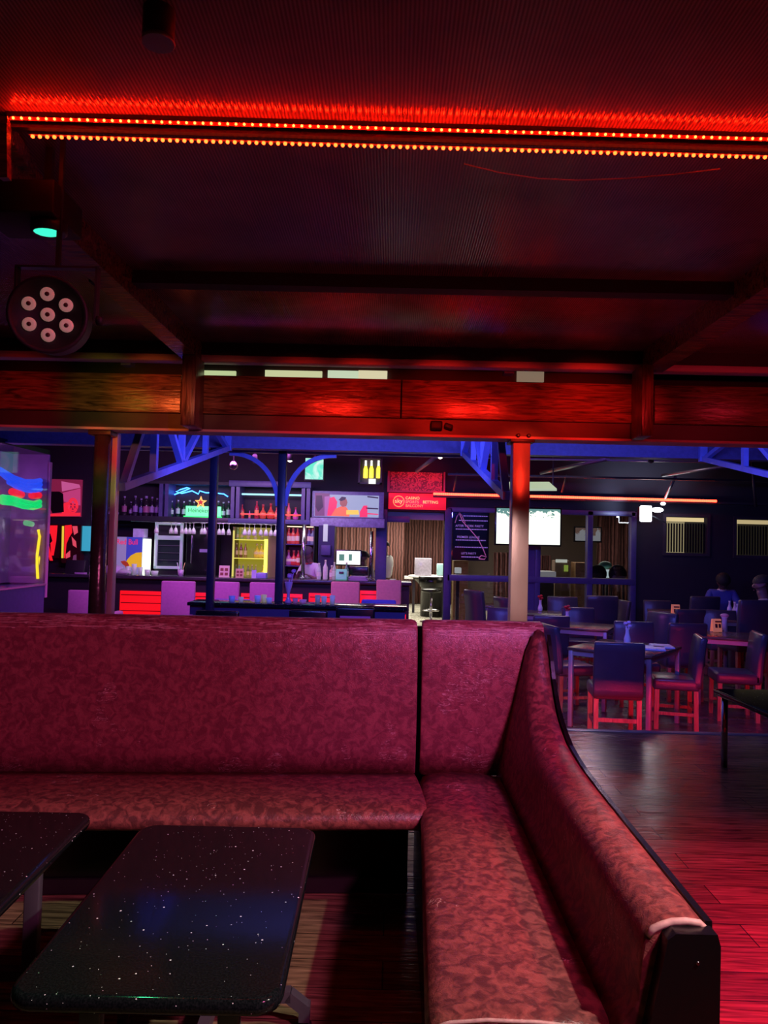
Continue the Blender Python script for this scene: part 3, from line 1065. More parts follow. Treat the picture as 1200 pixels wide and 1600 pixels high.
# casino room beyond
YC = 22.0
mb = MB(); mb.ext(-4.5, 9.5, YW - .1, YC + .3, FL - .05, FL + .003); struct('floor_casino', mb, M['carpet'])
mb = MB(); mb.ext(-4.5, 9.5, YW + .15, YC + .3, 2.35, 2.4); struct('ceiling_casino', mb, mat('casino_ceiling', (.3, .26, .22), .8, noise=.2))
mb = MB(); mb.ext(-4.5, 9.5, YC + .2, YC + .3, FL, 2.4)
mb.ext(-4.6, -4.5, YW + .15, YC + .3, FL, 2.4); mb.ext(9.5, 9.6, YW + .15, YC + .3, FL, 2.4)
struct('wall_casino', mb, mat('casino_wall', (.25, .19, .15), .8, noise=.2))
def curtain(x0, x1, Y, z0, z1, label, seed=1, waves=9):
    r_ = random.Random(seed)
    mb = MB()
    n = waves * 8
    row0, row1 = [], []
    for i in range(n + 1):
        t = i / n
        x = x0 + (x1 - x0) * t
        y = Y + .05 * math.sin(t * waves * 2 * PI + r_.random() * .3) + .02 * math.sin(t * waves * 5.3)
        row0.append(Vector((x, y, z0))); row1.append(Vector((x, y * .0 + y, z1)))
    sec = [[row0[i], row1[i]] for i in range(n + 1)]
    back = [[p + Vector((0, .015, 0)) for p in s_] for s_ in sec]
    rings = [[a[0], a[1], b[1], b[0]] for a, b in zip(sec, back)]
    mb.loft(rings)
    base = Vector(((x0 + x1) / 2, Y, z0))
    return solo('curtain', mb, M['curtain'], label, 'curtain', base, 'brown casino curtains')
curtain(P(515, 850, 20).x, P(632, 850, 20).x, 20.3, FL + .02, 2.33, 'brown patterned curtain behind the bar monitor, left of the doorway gap', 1, 10)
curtain(P(600, 850, 21).x, P(720, 850, 21).x, 21.2, FL + .02, 2.33, 'brown patterned curtain filling the back of the open doorway', 2, 11)
curtain(P(776, 860, 19).x, P(812, 860, 19).x, 19.5, FL + .02, 1.15, 'short brown curtain seen through the window left of the bare-steel post', 3, 5)
curtain(P(840, 860, 19).x, P(868, 860, 19).x, 19.5, FL + .02, 1.1, 'short brown curtain seen through the window right of the bare-steel post', 4, 4)
curtain(P(940, 860, 18).x, P(995, 860, 18).x, 18.4, FL + .02, 2.33, 'dark brown curtain behind the rightmost large window pane', 5, 8)

# door surround
mb = MB()
jw = P(605, 850, YW).x - P(588, 850, YW).x
mb.ext(dX0 - jw, dX0, YW - .06, YW + .2, FL, dZ1 + .02, .004)
mb.ext(dX1, dX1 + jw * .55, YW - .06, YW + .2, FL, dZ1 + .06, .004)
struct('trim_door', mb, M['blue_frame'])
X0, X1, Z0, Z1 = RC(603, 797, 693, 812, YW + .3)
mb = MB(); mb.ext(X0 - .1, X1 + .1, YW + .3, YW + .36, Z0, Z1 + .2)
mb.ext(X0 - .1, X1 + .1, YW + .22, YW + .3, Z0, Z0 + .05)
struct('trim_door_head', mb, mat('pale_door_head', (.5, .38, .38), .6))
X0, X1, Z0, Z1 = RC(600, 807, 640, 816, YW + .05)
mb = MB(); mb.ext(X0, X1, YW + .02, YW + .1, Z0, Z1, .004)
solo('door_closer', mb, M['blue_frame'], 'blue horizontal box under the sign at the left of the doorway head', 'box', ((X0 + X1) / 2, YW + .06, Z0))

# red patterned panel and the sign above the doorway
def red_panel_mat():
    m, nt, b = nmat('red_scroll_panel')
    N, L = nt.nodes, nt.links
    tc = N.new('ShaderNodeTexCoord')
    n = N.new('ShaderNodeTexNoise'); n.inputs['Scale'].default_value = 9; n.inputs['Detail'].default_value = 2; n.inputs['Distortion'].default_value = 4
    L.new(tc.outputs['Object'], n.inputs['Vector'])
    r = N.new('ShaderNodeValToRGB')
    r.color_ramp.elements[0].position = .46; r.color_ramp.elements[1].position = .52
    r.color_ramp.elements[0].color = (.22, .03, .02, 1); r.color_ramp.elements[1].color = (.75, .12, .08, 1)
    L.new(n.outputs['Fac'], r.inputs['Fac']); L.new(r.outputs['Color'], b.inputs['Base Color'])
    return m
X0, X1, Z0, Z1 = RC(610, 738, 691, 767, YW - .1)
root = thing('scroll_panel', 'red scroll-patterned board mounted above the casino sign', 'panel', ((X0 + X1) / 2, YW - .1, Z0))
mb = MB(); mb.ext(X0, X1, YW - .1, YW - .02, Z0, Z1); part('board', mb, red_panel_mat(), root)
mb = MB(); mb.ext(X1 + .02, X1 + .05, YW - .14, YW - .02, Z0, Z1 + .01); mb.ext(X0 - .05, X0 - .01, YW - .14, YW - .02, Z0, Z1 + .01); mb.ext(X0 - .05, X1 + .05, YW - .14, YW - .02, Z0 - .03, Z0)
part('frame', mb, mat('red_painted_frame', (.5, .04, .05), .4), root)
X0, X1, Z0, Z1 = RC(607, 771, 697, 796, YW - .12)
root = thing('casino_sign', 'red sign with ringed logo and yellow CASINO lettering over the doorway', 'sign', ((X0 + X1) / 2, YW - .12, Z0))
mb = MB(); mb.ext(X0, X1, YW - .12, YW - .06, Z0, Z1, .004)
part('board', mb, mat('red_sign_face', (.6, .02, .04), .35, emit=(.8, .01, .03), es=.8), root)
M['sign_y'] = glow('sign_yellow', (1, .62, .22), 1.1)
M['sign_o'] = glow('sign_orange', (1, .33, .14), 1.0)
pxm = (X1 - X0) / 90.0
def sp(px, py): return P(px, py, YW - .125)
c = sp(623, 783.3)
mb = MB()
pts = [c + Vector((math.cos(2 * PI * k / 24), 0, math.sin(2 * PI * k / 24))) * .092 for k in range(25)]
mb.tube(pts, .009, 6, caps=False)
part('logo_ring', mb, M['sign_o'], root)
text('logo_lettering', 'sky', .105, c + Vector((0, 0, -.026)), M['sign_y'], root, align='CENTER', bold=.003)
text('lettering', 'CASINO', .066, sp(633.5, 780), M['sign_y'], root, bold=.0028)
text('lettering', 'SPORTS', .066, sp(633.5, 786), M['sign_o'], root, bold=.0022)
text('lettering', 'BETTING', .066, sp(660.5, 786.4), M['sign_y'], root, bold=.0028)
text('lettering', 'BALCONY', .066, sp(633.5, 792), M['sign_o'], root, bold=.0018)

# window frames: band of big panes right of the door
edges = [701, 812, 840, 921, 989]
mb = MB()
zt_, zs = wZ1, P(850, 906, YW).z
mb.ext(wX0 - .02, wX1 + .02, YW - .05, YW + .12, zt_ - .07, zt_ + .01, .004)
mb.ext(wX0 - .02, wX1 + .02, YW - .06, YW + .12, zs - .05, zs + .05, .004)
mb.ext(wX0, wX1, YW - .03, YW + .1, FL + .12, FL + .2, .004)
for e in edges:
    x = P(e, 860, YW).x
    mb.ext(x - .045, x + .045, YW - .05, YW + .12, FL + .12, zt_, .004)
struct('window_frame', mb, M['blue_frame'])
for i, (a, b) in enumerate(((701, 812), (840, 921), (921, 989))):
    xa, xb = P(a, 860, YW).x + .045, P(b, 860, YW).x - .045
    mb = MB(); mb.ext(xa, xb, YW + .03, YW + .036, zs + .05, zt_ - .07)
    struct('window_%d' % (i + 6), mb, M['pane'])
    mb = MB(); mb.ext(xa, xb, YW + .03, YW + .036, FL + .2, zs - .05)
    struct('window_%d' % (i + 9), mb, M['pane'])
xa, xb = P(812, 860, YW).x + .045, P(840, 860, YW).x - .045
mb = MB(); mb.ext(xa, xb, YW + .02, YW + .05, FL + .2, zt_ - .07)
struct('window_infill', mb, M['blue_frame'])

# cocktail programme on the first pane
root = thing('window_poster', 'programme of party nights lettered in lilac on the window beside the doorway', 'window lettering', P(735, 880, YW - .01))
M['lilac'] = mat('lilac_vinyl', (.62, .42, .85), .5, emit=(.45, .28, .8), es=.28)
M['pink_vinyl'] = mat('pink_vinyl', (.85, .35, .6), .5, emit=(.7, .2, .45), es=.2)
mb = MB(); a, b, c_, d_ = RC(707, 799, 764, 876, YW + .012); mb.ext(a, b, YW + .012, YW + .02, c_, d_)
part('backing_film', mb, glass_mat('dark_film', (.15, .10, .22), -.02, .3), root)
def wp(px, py): return P(px, py, YW + .006)
for s_, px, py, h_ in (('AFTER WORK PARTY', 711.5, 823, .048), ('PREMIER LEAGUE', 714, 840.5, .048), ("LET'S PARTY", 720.5, 866, .044)):
    text('lettering', s_, h_ * 1.15, wp(px, py), M['lilac'], root, bold=.002, sx=.93)
mb = MB()
for py, x0, x1 in ((806, 724, 762), (813, 717, 762), (826.5, 712, 761), (843.5, 712, 759), (854.5, 711, 762), (870, 721, 749)):
    p, q = wp(x0, py), wp(x1, py)
    x = p.x
    r_ = random.Random(py)
    while x < q.x:
        w_ = .012 + .03 * r_.random()
        mb.ext(x, min(x + w_, q.x), YW + .003, YW + .008, p.z - .008, p.z + .008)
        x += w_ + .008
part('small_print', mb, M['lilac'], root)
mb = MB()
mb.tube([wp(711, 817), wp(714, 807), wp(718, 801), wp(722, 806), wp(727, 817)], .006, 6)
mb.tube([wp(718, 803), wp(723, 815), wp(735, 828), wp(747, 842), wp(755, 858), wp(759, 868)], .008, 6)
mb.tube([wp(748, 872), wp(752, 868), wp(760, 870), wp(757, 874), wp(748, 873)], .010, 6)
part('cocktail_glass_drawing', mb, M['pink_vinyl'], root)

# slatted windows on the right-hand wall part
M['blind'] = mat('pale_vertical_slat', (.45, .4, .3), .6)
for i, (a, b, c_, d_) in enumerate(sl):
    mb = MB()
    mb.ext(a - .05, a, YW - .03, YW + .1, c_ - .05, d_ + .05); mb.ext(b, b + .05, YW - .03, YW + .1, c_ - .05, d_ + .05)
    mb.ext(a, b, YW - .03, YW + .1, d_, d_ + .05); mb.ext(a, b, YW - .03, YW + .1, c_ - .05, c_)
    w = struct('window_%d' % (20 + i), mb, M['wall_dark'])
    mb = MB()
    n = 15
    for k in range(n):
        x = a + (b - a) * (k + .5) / n
        mb.box((x, YW + .05, (c_ + d_ - .10) / 2), (.046, .004, d_ - c_ - .12), Matrix.Rotation(rad(36), 3, 'Z'))
    part('vertical_blind', mb, M['wall_bar'], w)
    mb = MB(); mb.ext(a, b, YW + .12, YW + .13, d_ - .075, d_ - .005)
    part('top_light', mb, glow('lit_top_light_%d' % i, (.95, .75, .38), .75 if i == 0 else .5), w)
    mb = MB(); mb.ext(a, b, YW + .135, YW + .14, c_, d_)
    g = part('pane', mb, glow('dim_pane_%d' % i, (.5, .42, .22), .025), w)
    mb = MB(); mb.ext(a, a + (b - a) * (.53 if i == 0 else .12), YW + .13, YW + .134, c_, d_ - .08)
    part('lit_pane', mb, glow('lit_pane_%d' % i, (.95, .8, .42), .28 if i == 0 else .12), w)

# far red LED strip
p0, p1 = P(677, 771.5, YW - .16), P(1120, 783, YW - .16)
root = thing('led_strip', 'continuous orange-red LED strip along the far wall above the windows', 'led strip', p0)
mb = MB(); mb.bar(p0 + Vector((0, .02, 0)), p1 + Vector((0, .02, 0)), .02, .05)
part('tape', mb, M['tape'], root)
mb = MB()
n = 150
for i in range(n):
    c = p0.lerp(p1, (i + .5) / n)
    mb.box(c, ((p1 - p0).length / n * .8, .012, .038))
o = part('diodes', mb, M['led_far'], root)
o['kind'] = 'stuff'
# ledge the strip sits on
mb = MB(); mb.ext(p0.x, 6.6, YW - .135, YW, p0.z - .06, p0.z - .02)
struct('trim_strip_ledge', mb, M['wall_dark'])

# white TV
X0, X1, Z0, Z1 = RC(776, 795, 875.5, 850.5, 12.6)
root = thing('television', 'television with glaring white picture, hung half behind the bare-steel post', 'television', ((X0 + X1) / 2, 12.63, Z0))
mb = MB(); mb.ext(X0 - .025, X1 + .025, 12.62, 12.68, Z0 - .025, Z1 + .025, .008)
part('casing', mb, M['black'], root)
mb = MB(); mb.ext(X0, X1, 12.612, 12.619, Z0, Z1)
o = part('screen', mb, screen_noise_mat('tv_white_picture', (.93, 1, .86), (.10, .22, .20), 11, (Z1 - Z0) * .5, (Z1 - Z0) * 1.0, 1.35), root)
mb = MB(); mb.bar(((X0 + X1) / 2, 12.66, Z1 - .1), ((X0 + X1) / 2, 12.66, 2.95), .05); part('bracket', mb, M['dark_steel'], root)

# white ceiling panel lamp behind the post
mb = MB()
q = [P(775, 756, 11.4), P(858, 756, 11.4), P(870, 767, 10.6), P(775, 767, 10.6)]
z_ = sum(p.z for p in q) / 4
root = thing('panel_lamp', 'pale green glowing panel lamp hanging behind the bare-steel post', 'lamp', ((q[0] + q[2]) / 2))
mb._new(q + [p + Vector((0, 0, .03)) for p in q], [(3, 2, 1, 0), (4, 5, 6, 7), (0, 1, 5, 4), (1, 2, 6, 5), (2, 3, 7, 6), (3, 0, 4, 7)])
part('diffuser', mb, glow('panel_lamp_glow', (.62, .75, .5), .7), root)
mb = MB(); mb.bar((q[0] + q[3]) / 2, (q[0] + q[3]) / 2 + Vector((0, 0, 1.0)), .015); mb.bar((q[1] + q[2]) / 2, (q[1] + q[2]) / 2 + Vector((0, 0, 1.0)), .015)
part('hanger', mb, M['dark_steel'], root)

# roof struts of the hall
def strut(a, b, Ya, Yb, r, label, m='grey_steel'):
    pa, pb = P(*a, Ya), P(*b, Yb)
    mb = MB(); mb.tube([pa, pb], r, 8)
    solo('roof_strut', mb, M[m], label, 'roof strut', pa, 'roof struts of the dining hall')
strut((845, 739), (950, 717), 11.5, 9.5, .025, 'pale roof strut sloping above the panel lamp')
strut((1035, 743), (1145, 727), 11.5, 9.5, .022, 'pale roof strut sloping above the white floodlight')
strut((1040, 778), (1055, 745), 12.6, 11.6, .025, 'short pale strut rising above the white floodlight')
strut((651, 736), (682, 713), 12, 10, .03, 'short reddish strut above the red scroll panel')
strut((878, 769), (885, 742), 12.6, 11.6, .014, 'thin upright rod right of the panel lamp', 'dark_steel')
strut((709, 767), (714, 738), 12.6, 11.6, .012, 'thin upright rod right of the red scroll panel', 'dark_steel')
strut((1175, 722), (1181, 792), 11, 11.2, .02, 'bent dark pipe hanging at the far right of the hall', 'dark_steel')
pa, pb = P(700, 741, 11.6), P(1210, 752, 11.6)
mb = MB(); mb.bar(pa, pb, .05, .03)
struct('trim_hall_purlin', mb, M['dark_steel'])
pa, pb = P(800, 717, 9.6), P(1120, 722, 9.6)
mb = MB(); mb.bar(pa, pb, .04, .02)
struct('trim_hall_rail', mb, M['grey_steel'])

# white floodlight on the wall
c = P(1012, 803, 12.7)
root = thing('floodlight', 'blinding white floodlight beside the slatted window', 'floodlight', c)
M['flood'] = glow('floodlight_glow', (.92, .97, 1), 9)
X0, X1, Z0, Z1 = RC(1001, 790, 1019, 815, 12.7)
mb = MB(); mb.ext(X0, X1, 12.7, 12.76, Z0, Z1, .02); part('lamp_face', mb, M['flood'], root)
mb = MB(); mb.ext(X0 - .0, X1 + .0, 12.765, 12.86, Z0 + .02, Z1 - .02, .01); part('housing', mb, M['matte_black'], root)
X0, X1, Z0, Z1 = RC(1019, 792, 1038, 801, 12.7)
mb = MB(); mb.sphere(((X0 + X1) / 2, 12.74, (Z0 + Z1) / 2), (X1 - X0) / 2, 12, (1, .4, .42)); part('side_lamp', mb, M['flood'], root)
c2 = P(1036, 787, 12.7); mb = MB(); mb.sphere(c2, .04, 10, (1, 1, .7)); part('bulb', mb, M['flood'], root)
mb = MB(); mb.bar(P(1010, 803, 12.8), P(1010, 803, 13.3), .04); mb.bar(P(1019, 806, 12.78), P(1040, 817, 12.78), .02); part('bracket', mb, M['dark_steel'], root)

# track lights
for (px, py, Y, lb, on) in ((688, 715, 9.0, 'small lit track spotlight hanging from the blue beam by the sign', 1), (453, 720, 9.0, 'small lit spot above the left TV shelf of the bar', 1), (1017, 722, 9.0, 'dark unlit track spotlight hanging under the beam on the right', 0), (398, 722, 9.0, 'dark unlit spotlight beside the arch brace', 0)):
    c = P(px, py, Y)
    root = thing('track_spotlight', lb, 'spotlight', c, 0, 'small spotlights under the beams')
    mb = MB(); mb.lathe([(.02, .09), (.03, .08), (.034, 0), (.028, 0)], c + Vector((0, 0, .0)), 12); part('can', mb, M['matte_black'], root)
    mb = MB(); mb.tube([c + Vector((0, 0, .085)), (c.x, c.y, 2.46)], .012, 6); part('stem', mb, M['matte_black'], root)
    mb = MB(); mb.sphere(c, .026, 10, (1, 1, .6)); part('bulb', mb, glow('warm_bulb', (1, .93, .75), 6) if on else M['grey_steel'], root)
c = P(365, 727, 9.2)
root = thing('mirror_ball', 'small shiny round lamp hanging right of the truss end', 'lamp', c)
mb = MB(); mb.sphere(c, .055, 12); part('ball', mb, mat('mirror_facets', (.6, .5, .5), .15, 1, bump=.6, bscale=40), root)
mb = MB(); mb.tube([c + Vector((0, 0, .05)), (c.x, c.y, 2.46)], .008, 6); part('stem', mb, M['matte_black'], root)

# ================================================================== BAR
YF, YK = 11.7, 12.7                                # counter front, back-bar front
zct = .75
barL, barR = P(150, 905, YF).x, P(640, 910, YF).x
root = thing('bar_counter', 'long dark bar counter with red glowing front panels', 'counter', ((barL + barR) / 2, YF + .3, FL))
mb = MB(); mb.ext(barL - 2.2, barR, YF + .06, YF + .5, FL, zct - .05); part('body', mb, M['matte_black'], root)
mb = MB(); mb.ext(barL - 2.25, barR + .03, YF - .06, YF + .56, zct - .05, zct, .01); part('worktop', mb, mat('dark_bar_top', (.05, .045, .055), .15, noise=.3), root)
M['bar_red'] = glow('backlit_red_acrylic', (1, .004, .006), .95)
for x0, x1, y0, y1 in ((187, 290, 924, 975), (296, 326, 926, 975), (376, 392, 927, 975), (438, 472, 928, 972), (482, 522, 927, 975), (562, 592, 923, 975), (620, 634, 960, 985)):
    X0, X1, Z0, Z1 = RC(x0, y0, x1, y1, YF + .045)
    Z0 = FL + .25
    mb = MB(); mb.ext(X0, X1, YF + .035, YF + .06, Z0, Z1, .004)
    pn = part('glow_panel', mb, M['bar_red'], root, 'red glowing front panel')
    mb = MB()
    for k in range(3):
        z = Z1 - .06 - k * .12
        mb.ext(X0 + .02, X1 - .02, YF + .026, YF + .036, z - .006, z + .006)
    part('rib', mb, mat('dark_red_rib', (.3, .01, .01), .4), pn)
mb = MB(); mb.ext(barL - 2.2, barR - .05, YF - .02, YF + .02, FL + .18, FL + .22); part('foot_rail', mb, M['chrome'], root)

# back-bar base cabinets and upper shelf
bx0, bx1 = P(146, 800, YK).x, P(600, 800, YK).x
mb = MB(); mb.ext(bx0, P(494, 860, YK).x, YK + .1, YW - .02, FL, .55)
solo('back_bar_cabinet', mb, M['matte_black'], 'low black cabinet run along the wall behind the bar', 'cabinet', ((bx0 + bx1) / 2, YK + .3, FL))
zsh = P(300, 808, YK).z
root = thing('upper_shelf', 'long dark overhead shelf carrying the bottle row and lit displays', 'shelf', ((bx0 + bx1) / 2, YK + .2, zsh))
mb = MB(); mb.ext(bx0, P(484, 800, YK).x, YK - .05, YK + .42, zsh - .085, zsh + .0, .004); part('board', mb, mat('dark_shelf', (.035, .03, .045), .35), root)
ztopb = P(300, 757, YK).z
mb = MB(); mb.ext(bx0, P(484, 800, YK).x, YK + .40, YK + .43, zsh, ztopb + .02); part('back_panel', mb, M['wall_bar'], root)
mb = MB(); mb.ext(bx0, P(480, 760, YK).x, YK - .02, YK + .42, ztopb, ztopb + .05); part('top_board', mb, M['wall_bar'], root)
for px in (252, 261, 364, 372, 474, 482):
    x = P(px, 780, YK).x
    mb = MB(); mb.ext(x - .03, x + .03, YK - .03, YK + .40, zsh, ztopb); part('divider', mb, M['blue_frame'], root)
x0, x1 = P(364, 757, YK).x, P(482, 757, YK).x
mb = MB(); mb.ext(x0 - .05, x1 + .05, YK - .08, YK - .03, ztopb - .02, ztopb + .08, .004); mb.ext(x0 - .05, x1 + .05, YK - .08, YK - .03, zsh - .08, zsh - .005, .004)
part('blue_fascia', mb, M['blue_frame'], root)
# lower side walls of the bar back
for px in (340, 358, 442, 495, 515):
    pass

# --- bottles
BOT = {}
def bottle_mesh(kind, body, label, cap, emit=0.0):
    key = (kind, body, label, cap, emit)
    if key in BOT:
        return BOT[key]
    mb = MB()
    if kind == 'wine':
        pr = [(.036, 0), (.038, .006), (.038, .06), (.038, .15), (.038, .18), (.016, .235), (.014, .27), (.016, .275), (.016, .30)]
        ids = [0, 0, 1, 0, 0, 0, 2, 2]
    elif kind == 'spirit':
        pr = [(.042, 0), (.044, .006), (.044, .05), (.044, .13), (.044, .165), (.018, .20), (.016, .235), (.02, .236), (.02, .27)]
        ids = [0, 0, 1, 0, 0, 0, 2, 2]
    elif kind == 'round':
        pr = [(.03, 0), (.052, .02), (.056, .06), (.05, .10), (.024, .14), (.015, .16), (.015, .20), (.019, .2), (.019, .235)]
        ids = [0, 0, 1, 0, 0, 0, 2, 2]
    else:
        pr = [(.03, 0), (.031, .005), (.031, .04), (.031, .10), (.031, .13), (.014, .17), (.013, .21), (.015, .212), (.015, .23)]
        ids = [0, 0, 1, 0, 0, 0, 2, 2]
    mb.lathe(pr, n=12, mids=ids)
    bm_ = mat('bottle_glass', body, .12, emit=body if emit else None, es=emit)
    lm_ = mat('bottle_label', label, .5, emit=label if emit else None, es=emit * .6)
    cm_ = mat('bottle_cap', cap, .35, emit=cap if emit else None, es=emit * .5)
    o = mb.build('bottle_src', [bm_, lm_, cm_])
    me = o.data
    bpy.data.objects.remove(o)
    me.name = 'bottle'
    BOT[key] = me
    return me
def bottle(kind, body, label_c, cap, pos, label, group, h=None, emit=0.):
    me = bottle_mesh(kind, body, label_c, cap, emit)
    o = bpy.data.objects.new('bottle', me)
    COL.objects.link(o)
    o.location = pos
    if h:
        hh = max(v.co.z for v in me.vertices)
        s = h / hh
        o.scale = (s, s, s)
    return tag(o, label, 'bottle', group)
DK = (.02, .015, .03)
cols = [((.03, .02, .05), (.35, .2, .5)), ((.02, .02, .05), (.2, .22, .5)), ((.03, .02, .03), (.4, .12, .25)), ((.02, .01, .03), (.4, .3, .5))]
pxs = [172, 194, 203, 210, 219, 227, 236, 245]
for i, px in enumerate([170, 183, 194, 203, 211, 219, 228, 236, 245]):
    b_, l_ = cols[i % 4]
    if i < 2:
        h, k = .13, 'beer'
    else:
        h, k = (.33, .24, .34, .30, .34, .33, .31)[i - 2], ('wine', 'beer', 'wine', 'wine', 'spirit', 'wine', 'wine')[i - 2]
    p = P(px, 800, YK + .15)
    bottle(k, b_, l_, (.35, .25, .5), (p.x, YK + .15 + .04 * (i % 2), zsh + .0005), '%s dark bottle from the left in the unlit left end of the upper shelf' % ORD[i], 'dark bottles on the unlit left end of the upper shelf', h)
for i, px in enumerate([268, 278, 287, 296, 303, 341, 349, 357]):
    p = P(px, 800, YK + .2)
    side = '%s of the green bottles left of the lit beer sign' % ORD[i] if i < 5 else '%s of the three pale-labelled bottles right of the lit beer sign' % ORD[i - 5]
    bottle('wine' if i % 3 else 'beer', (.01, .06, .03), (.6, .8, .7), (.5, .6, .7), (p.x, YK + .2, zsh + .0005), side + ', on the upper shelf', 'pale-labelled bottles around the lit beer sign', .27 + .02 * (i % 2))
reds = [(378, 'spirit', .24, (.5, .03, .06)), (390, 'beer', .14, (.6, .1, .5)), (401, 'wine', .30, (.4, .02, .06)), (411, 'round', .25, (.7, .08, .06)), (423, 'round', .27, (.7, .06, .05)), (432, 'spirit', .2, (.6, .08, .1)), (451, 'wine', .28, (.7, .1, .2)), (462, 'round', .21, (.7, .1, .5))]
for i, (px, k, h, c_) in enumerate(reds):
    p = P(px, 800, YK + .2)
    bottle(k, c_, (.9, .25, .12), (.5, .05, .08), (p.x, YK + .2, zsh + .0005), '%s bottle from the left in the blue-framed red-lit display of the upper shelf' % ORD[i], 'bottles in the red-lit display', h, .22)
# cyan tube above the red display
p0, p1 = P(378, 772, YK + .05), P(471, 774, YK + .05)
mb = MB(); mb.tube([p0, p1], .014, 8)
solo('tube_lamp', mb, glow('cyan_tube', (.35, .85, 1), 1.6), 'pale cyan tube lamp across the red-lit bottle display', 'tube lamp', p0)
p0, p1 = P(376, 803, YK + .02), P(474, 805, YK + .02)
mb = MB(); mb.tube([p0, p1], .010, 8)
solo('tube_lamp', mb, glow('red_tube', (1, .05, .06), 2.5), 'red tube lamp at the foot of the blue-framed bottle display', 'tube lamp', p0)
# blue neon squiggle
pp = [(264, 765), (266, 771), (272, 773), (280, 770), (288, 767), (297, 763), (292, 762), (282, 765), (275, 768), (284, 771), (300, 767), (310, 772), (312, 767), (322, 770), (334, 770), (350, 772), (356, 776)]
mb = MB(); mb.tube([P(a, b, YK + .32) for a, b in pp], .011, 6)
solo('glow_tube', mb, glow('blue_neon', (.04, .22, 1), 6), 'squiggle of blue neon tube above the lit beer sign', 'neon sign', P(264, 765, YK + .32))
# lit beer sign with red star
X0, X1, Z0, Z1 = RC(290, 791, 345, 804, YK + .06)
root = thing('beer_sign', 'green-lit beer sign with glowing red star on the upper shelf', 'sign', ((X0 + X1) / 2, YK + .06, Z0))
mb = MB(); mb.ext(X0, X1, YK + .06, YK + .09, zsh + .005, Z1, .004); part('lit_panel', mb, glow('mint_sign_face', (.18, 1, .45), 1.5), root)
mb = MB(); mb.ext(X0 - .02, X1 + .02, YK + .02, YK + .06, zsh + .0, zsh + .02); part('base_light', mb, glow('green_base_tube', (.02, .9, .15), 2.2), root)
text('lettering', 'Heineken', .10, (X0 + .04, YK + .055, Z0 + .035), mat('dark_green_letters', (.0, .12, .05), .5), root, bold=.001, sx=.95)
c = P(314, 785, YK + .04)
star = [((.105 if k % 2 == 0 else .045) * math.sin(2 * PI * k / 10), (.105 if k % 2 == 0 else .045) * math.cos(2 * PI * k / 10)) for k in range(10)]
mb = MB(); mb.prism(star, c, (1, 0, 0), (0, 0, 1), .015); part('star', mb, glow('amber_star', (1, .38, .08), 2.0), root)
mb = MB(); mb.prism([(x * .55, y * .55) for x, y in star], c + Vector((0, -.012, 0)), (1, 0, 0), (0, 0, 1), .01); part('star_centre', mb, glow('red_star', (.6, .01, .02), 1.0), root)

# racing screen at the right end of the upper shelf
X0, X1, Z0, Z1 = RC(533, 774, 592, 808, YK - .05)
Xa = P(488, 790, YK).x
root = thing('display_screen', 'wide screen showing an orange-suited figure at the right end of the upper shelf', 'screen', ((Xa + X1) / 2, YK - .05, Z0))
mb = MB(); mb.ext(Xa, X1 + .08, YK - .04, YK + .05, Z0 - .02, Z1 + .06, .006); part('casing', mb, mat('grey_blue_casing', (.25, .24, .4), .5, noise=.3), root)
mb = MB(); mb.ext(Xa - .02, X1 + .1, YK - .07, YK + .05, Z0 - .17, Z0 - .025, .006); part('shelf_ledge', mb, mat('mottled_ledge', (.35, .3, .5), .5, noise=.6, nscale=25), root)
def quad(name, pl, m, dy=.0, root=root):
    mb = MB(); pts = [P(a, b, YK - .05) for a, b in pl]
    for p in pts: p.y = YK - .05 - dy
    mb._new(pts, [tuple(range(len(pts)))])
    return part(name, mb, m, root)
sc = MB(); xa_, xb_ = P(492, 790, YK).x, X1
sc.ext(xa_, xb_, YK - .045, YK - .04, Z0, Z1)
scr = part('screen', sc, glow('screen_base', (.45, .5, .75), .75), root)
PICM = [glow('pic_mauve', (.35, .1, .3), .5), glow('pic_dark', (.05, .02, .04), .5), glow('pic_violet', (.5, .15, .5), .8), glow('pic_red', (.95, .03, .10), 1), glow('pic_orange', (1, .16, .05), 1), glow('pic_skin', (.45, .12, .09), .8), glow('pic_yellow', (1, .55, .05), 1.1)]
def pc(pl, idx, dy):
    pic = MB()
    pts = [P(a, b, YK - .05) for a, b in pl]
    for p in pts: p.y = YK - .0465 - dy
    pic._new(pts, [tuple(range(len(pts)))])
    part('picture_shape', pic, PICM[idx], scr)
pc([(492, 770), (515, 771), (515, 806), (492, 806)], 0, 0)
pc([(494, 774), (503, 774), (505, 792), (497, 800), (493, 792)], 1, .0005)
pc([(507, 776), (516, 775), (520, 806), (507, 806)], 2, .0008)
pc([(515, 778), (522, 776), (527, 784), (524, 806), (511, 806)], 3, .001)
pc([(517, 806), (524, 795), (533, 791), (541, 792), (546, 800), (546, 807)], 4, .0015)
pc([(531, 781), (536, 778), (541, 779), (543, 785), (541, 791), (535, 792), (531, 788)], 5, .002)
pc([(529, 781), (534, 776), (541, 777), (539, 781), (533, 783)], 1, .0025)
pc([(541, 797), (560, 797), (561, 804), (541, 804)], 6, .002)
pc([(562, 800), (568, 790), (574, 790), (574, 808), (562, 808)], 3, .002)
pc([(574, 775), (591, 777), (591, 779), (574, 777)], 1, .002)
pc([(572, 793), (591, 794), (591, 796), (572, 795)], 1, .002)
pc([(566, 801), (591, 803), (591, 804.5), (566, 803)], 3, .003)
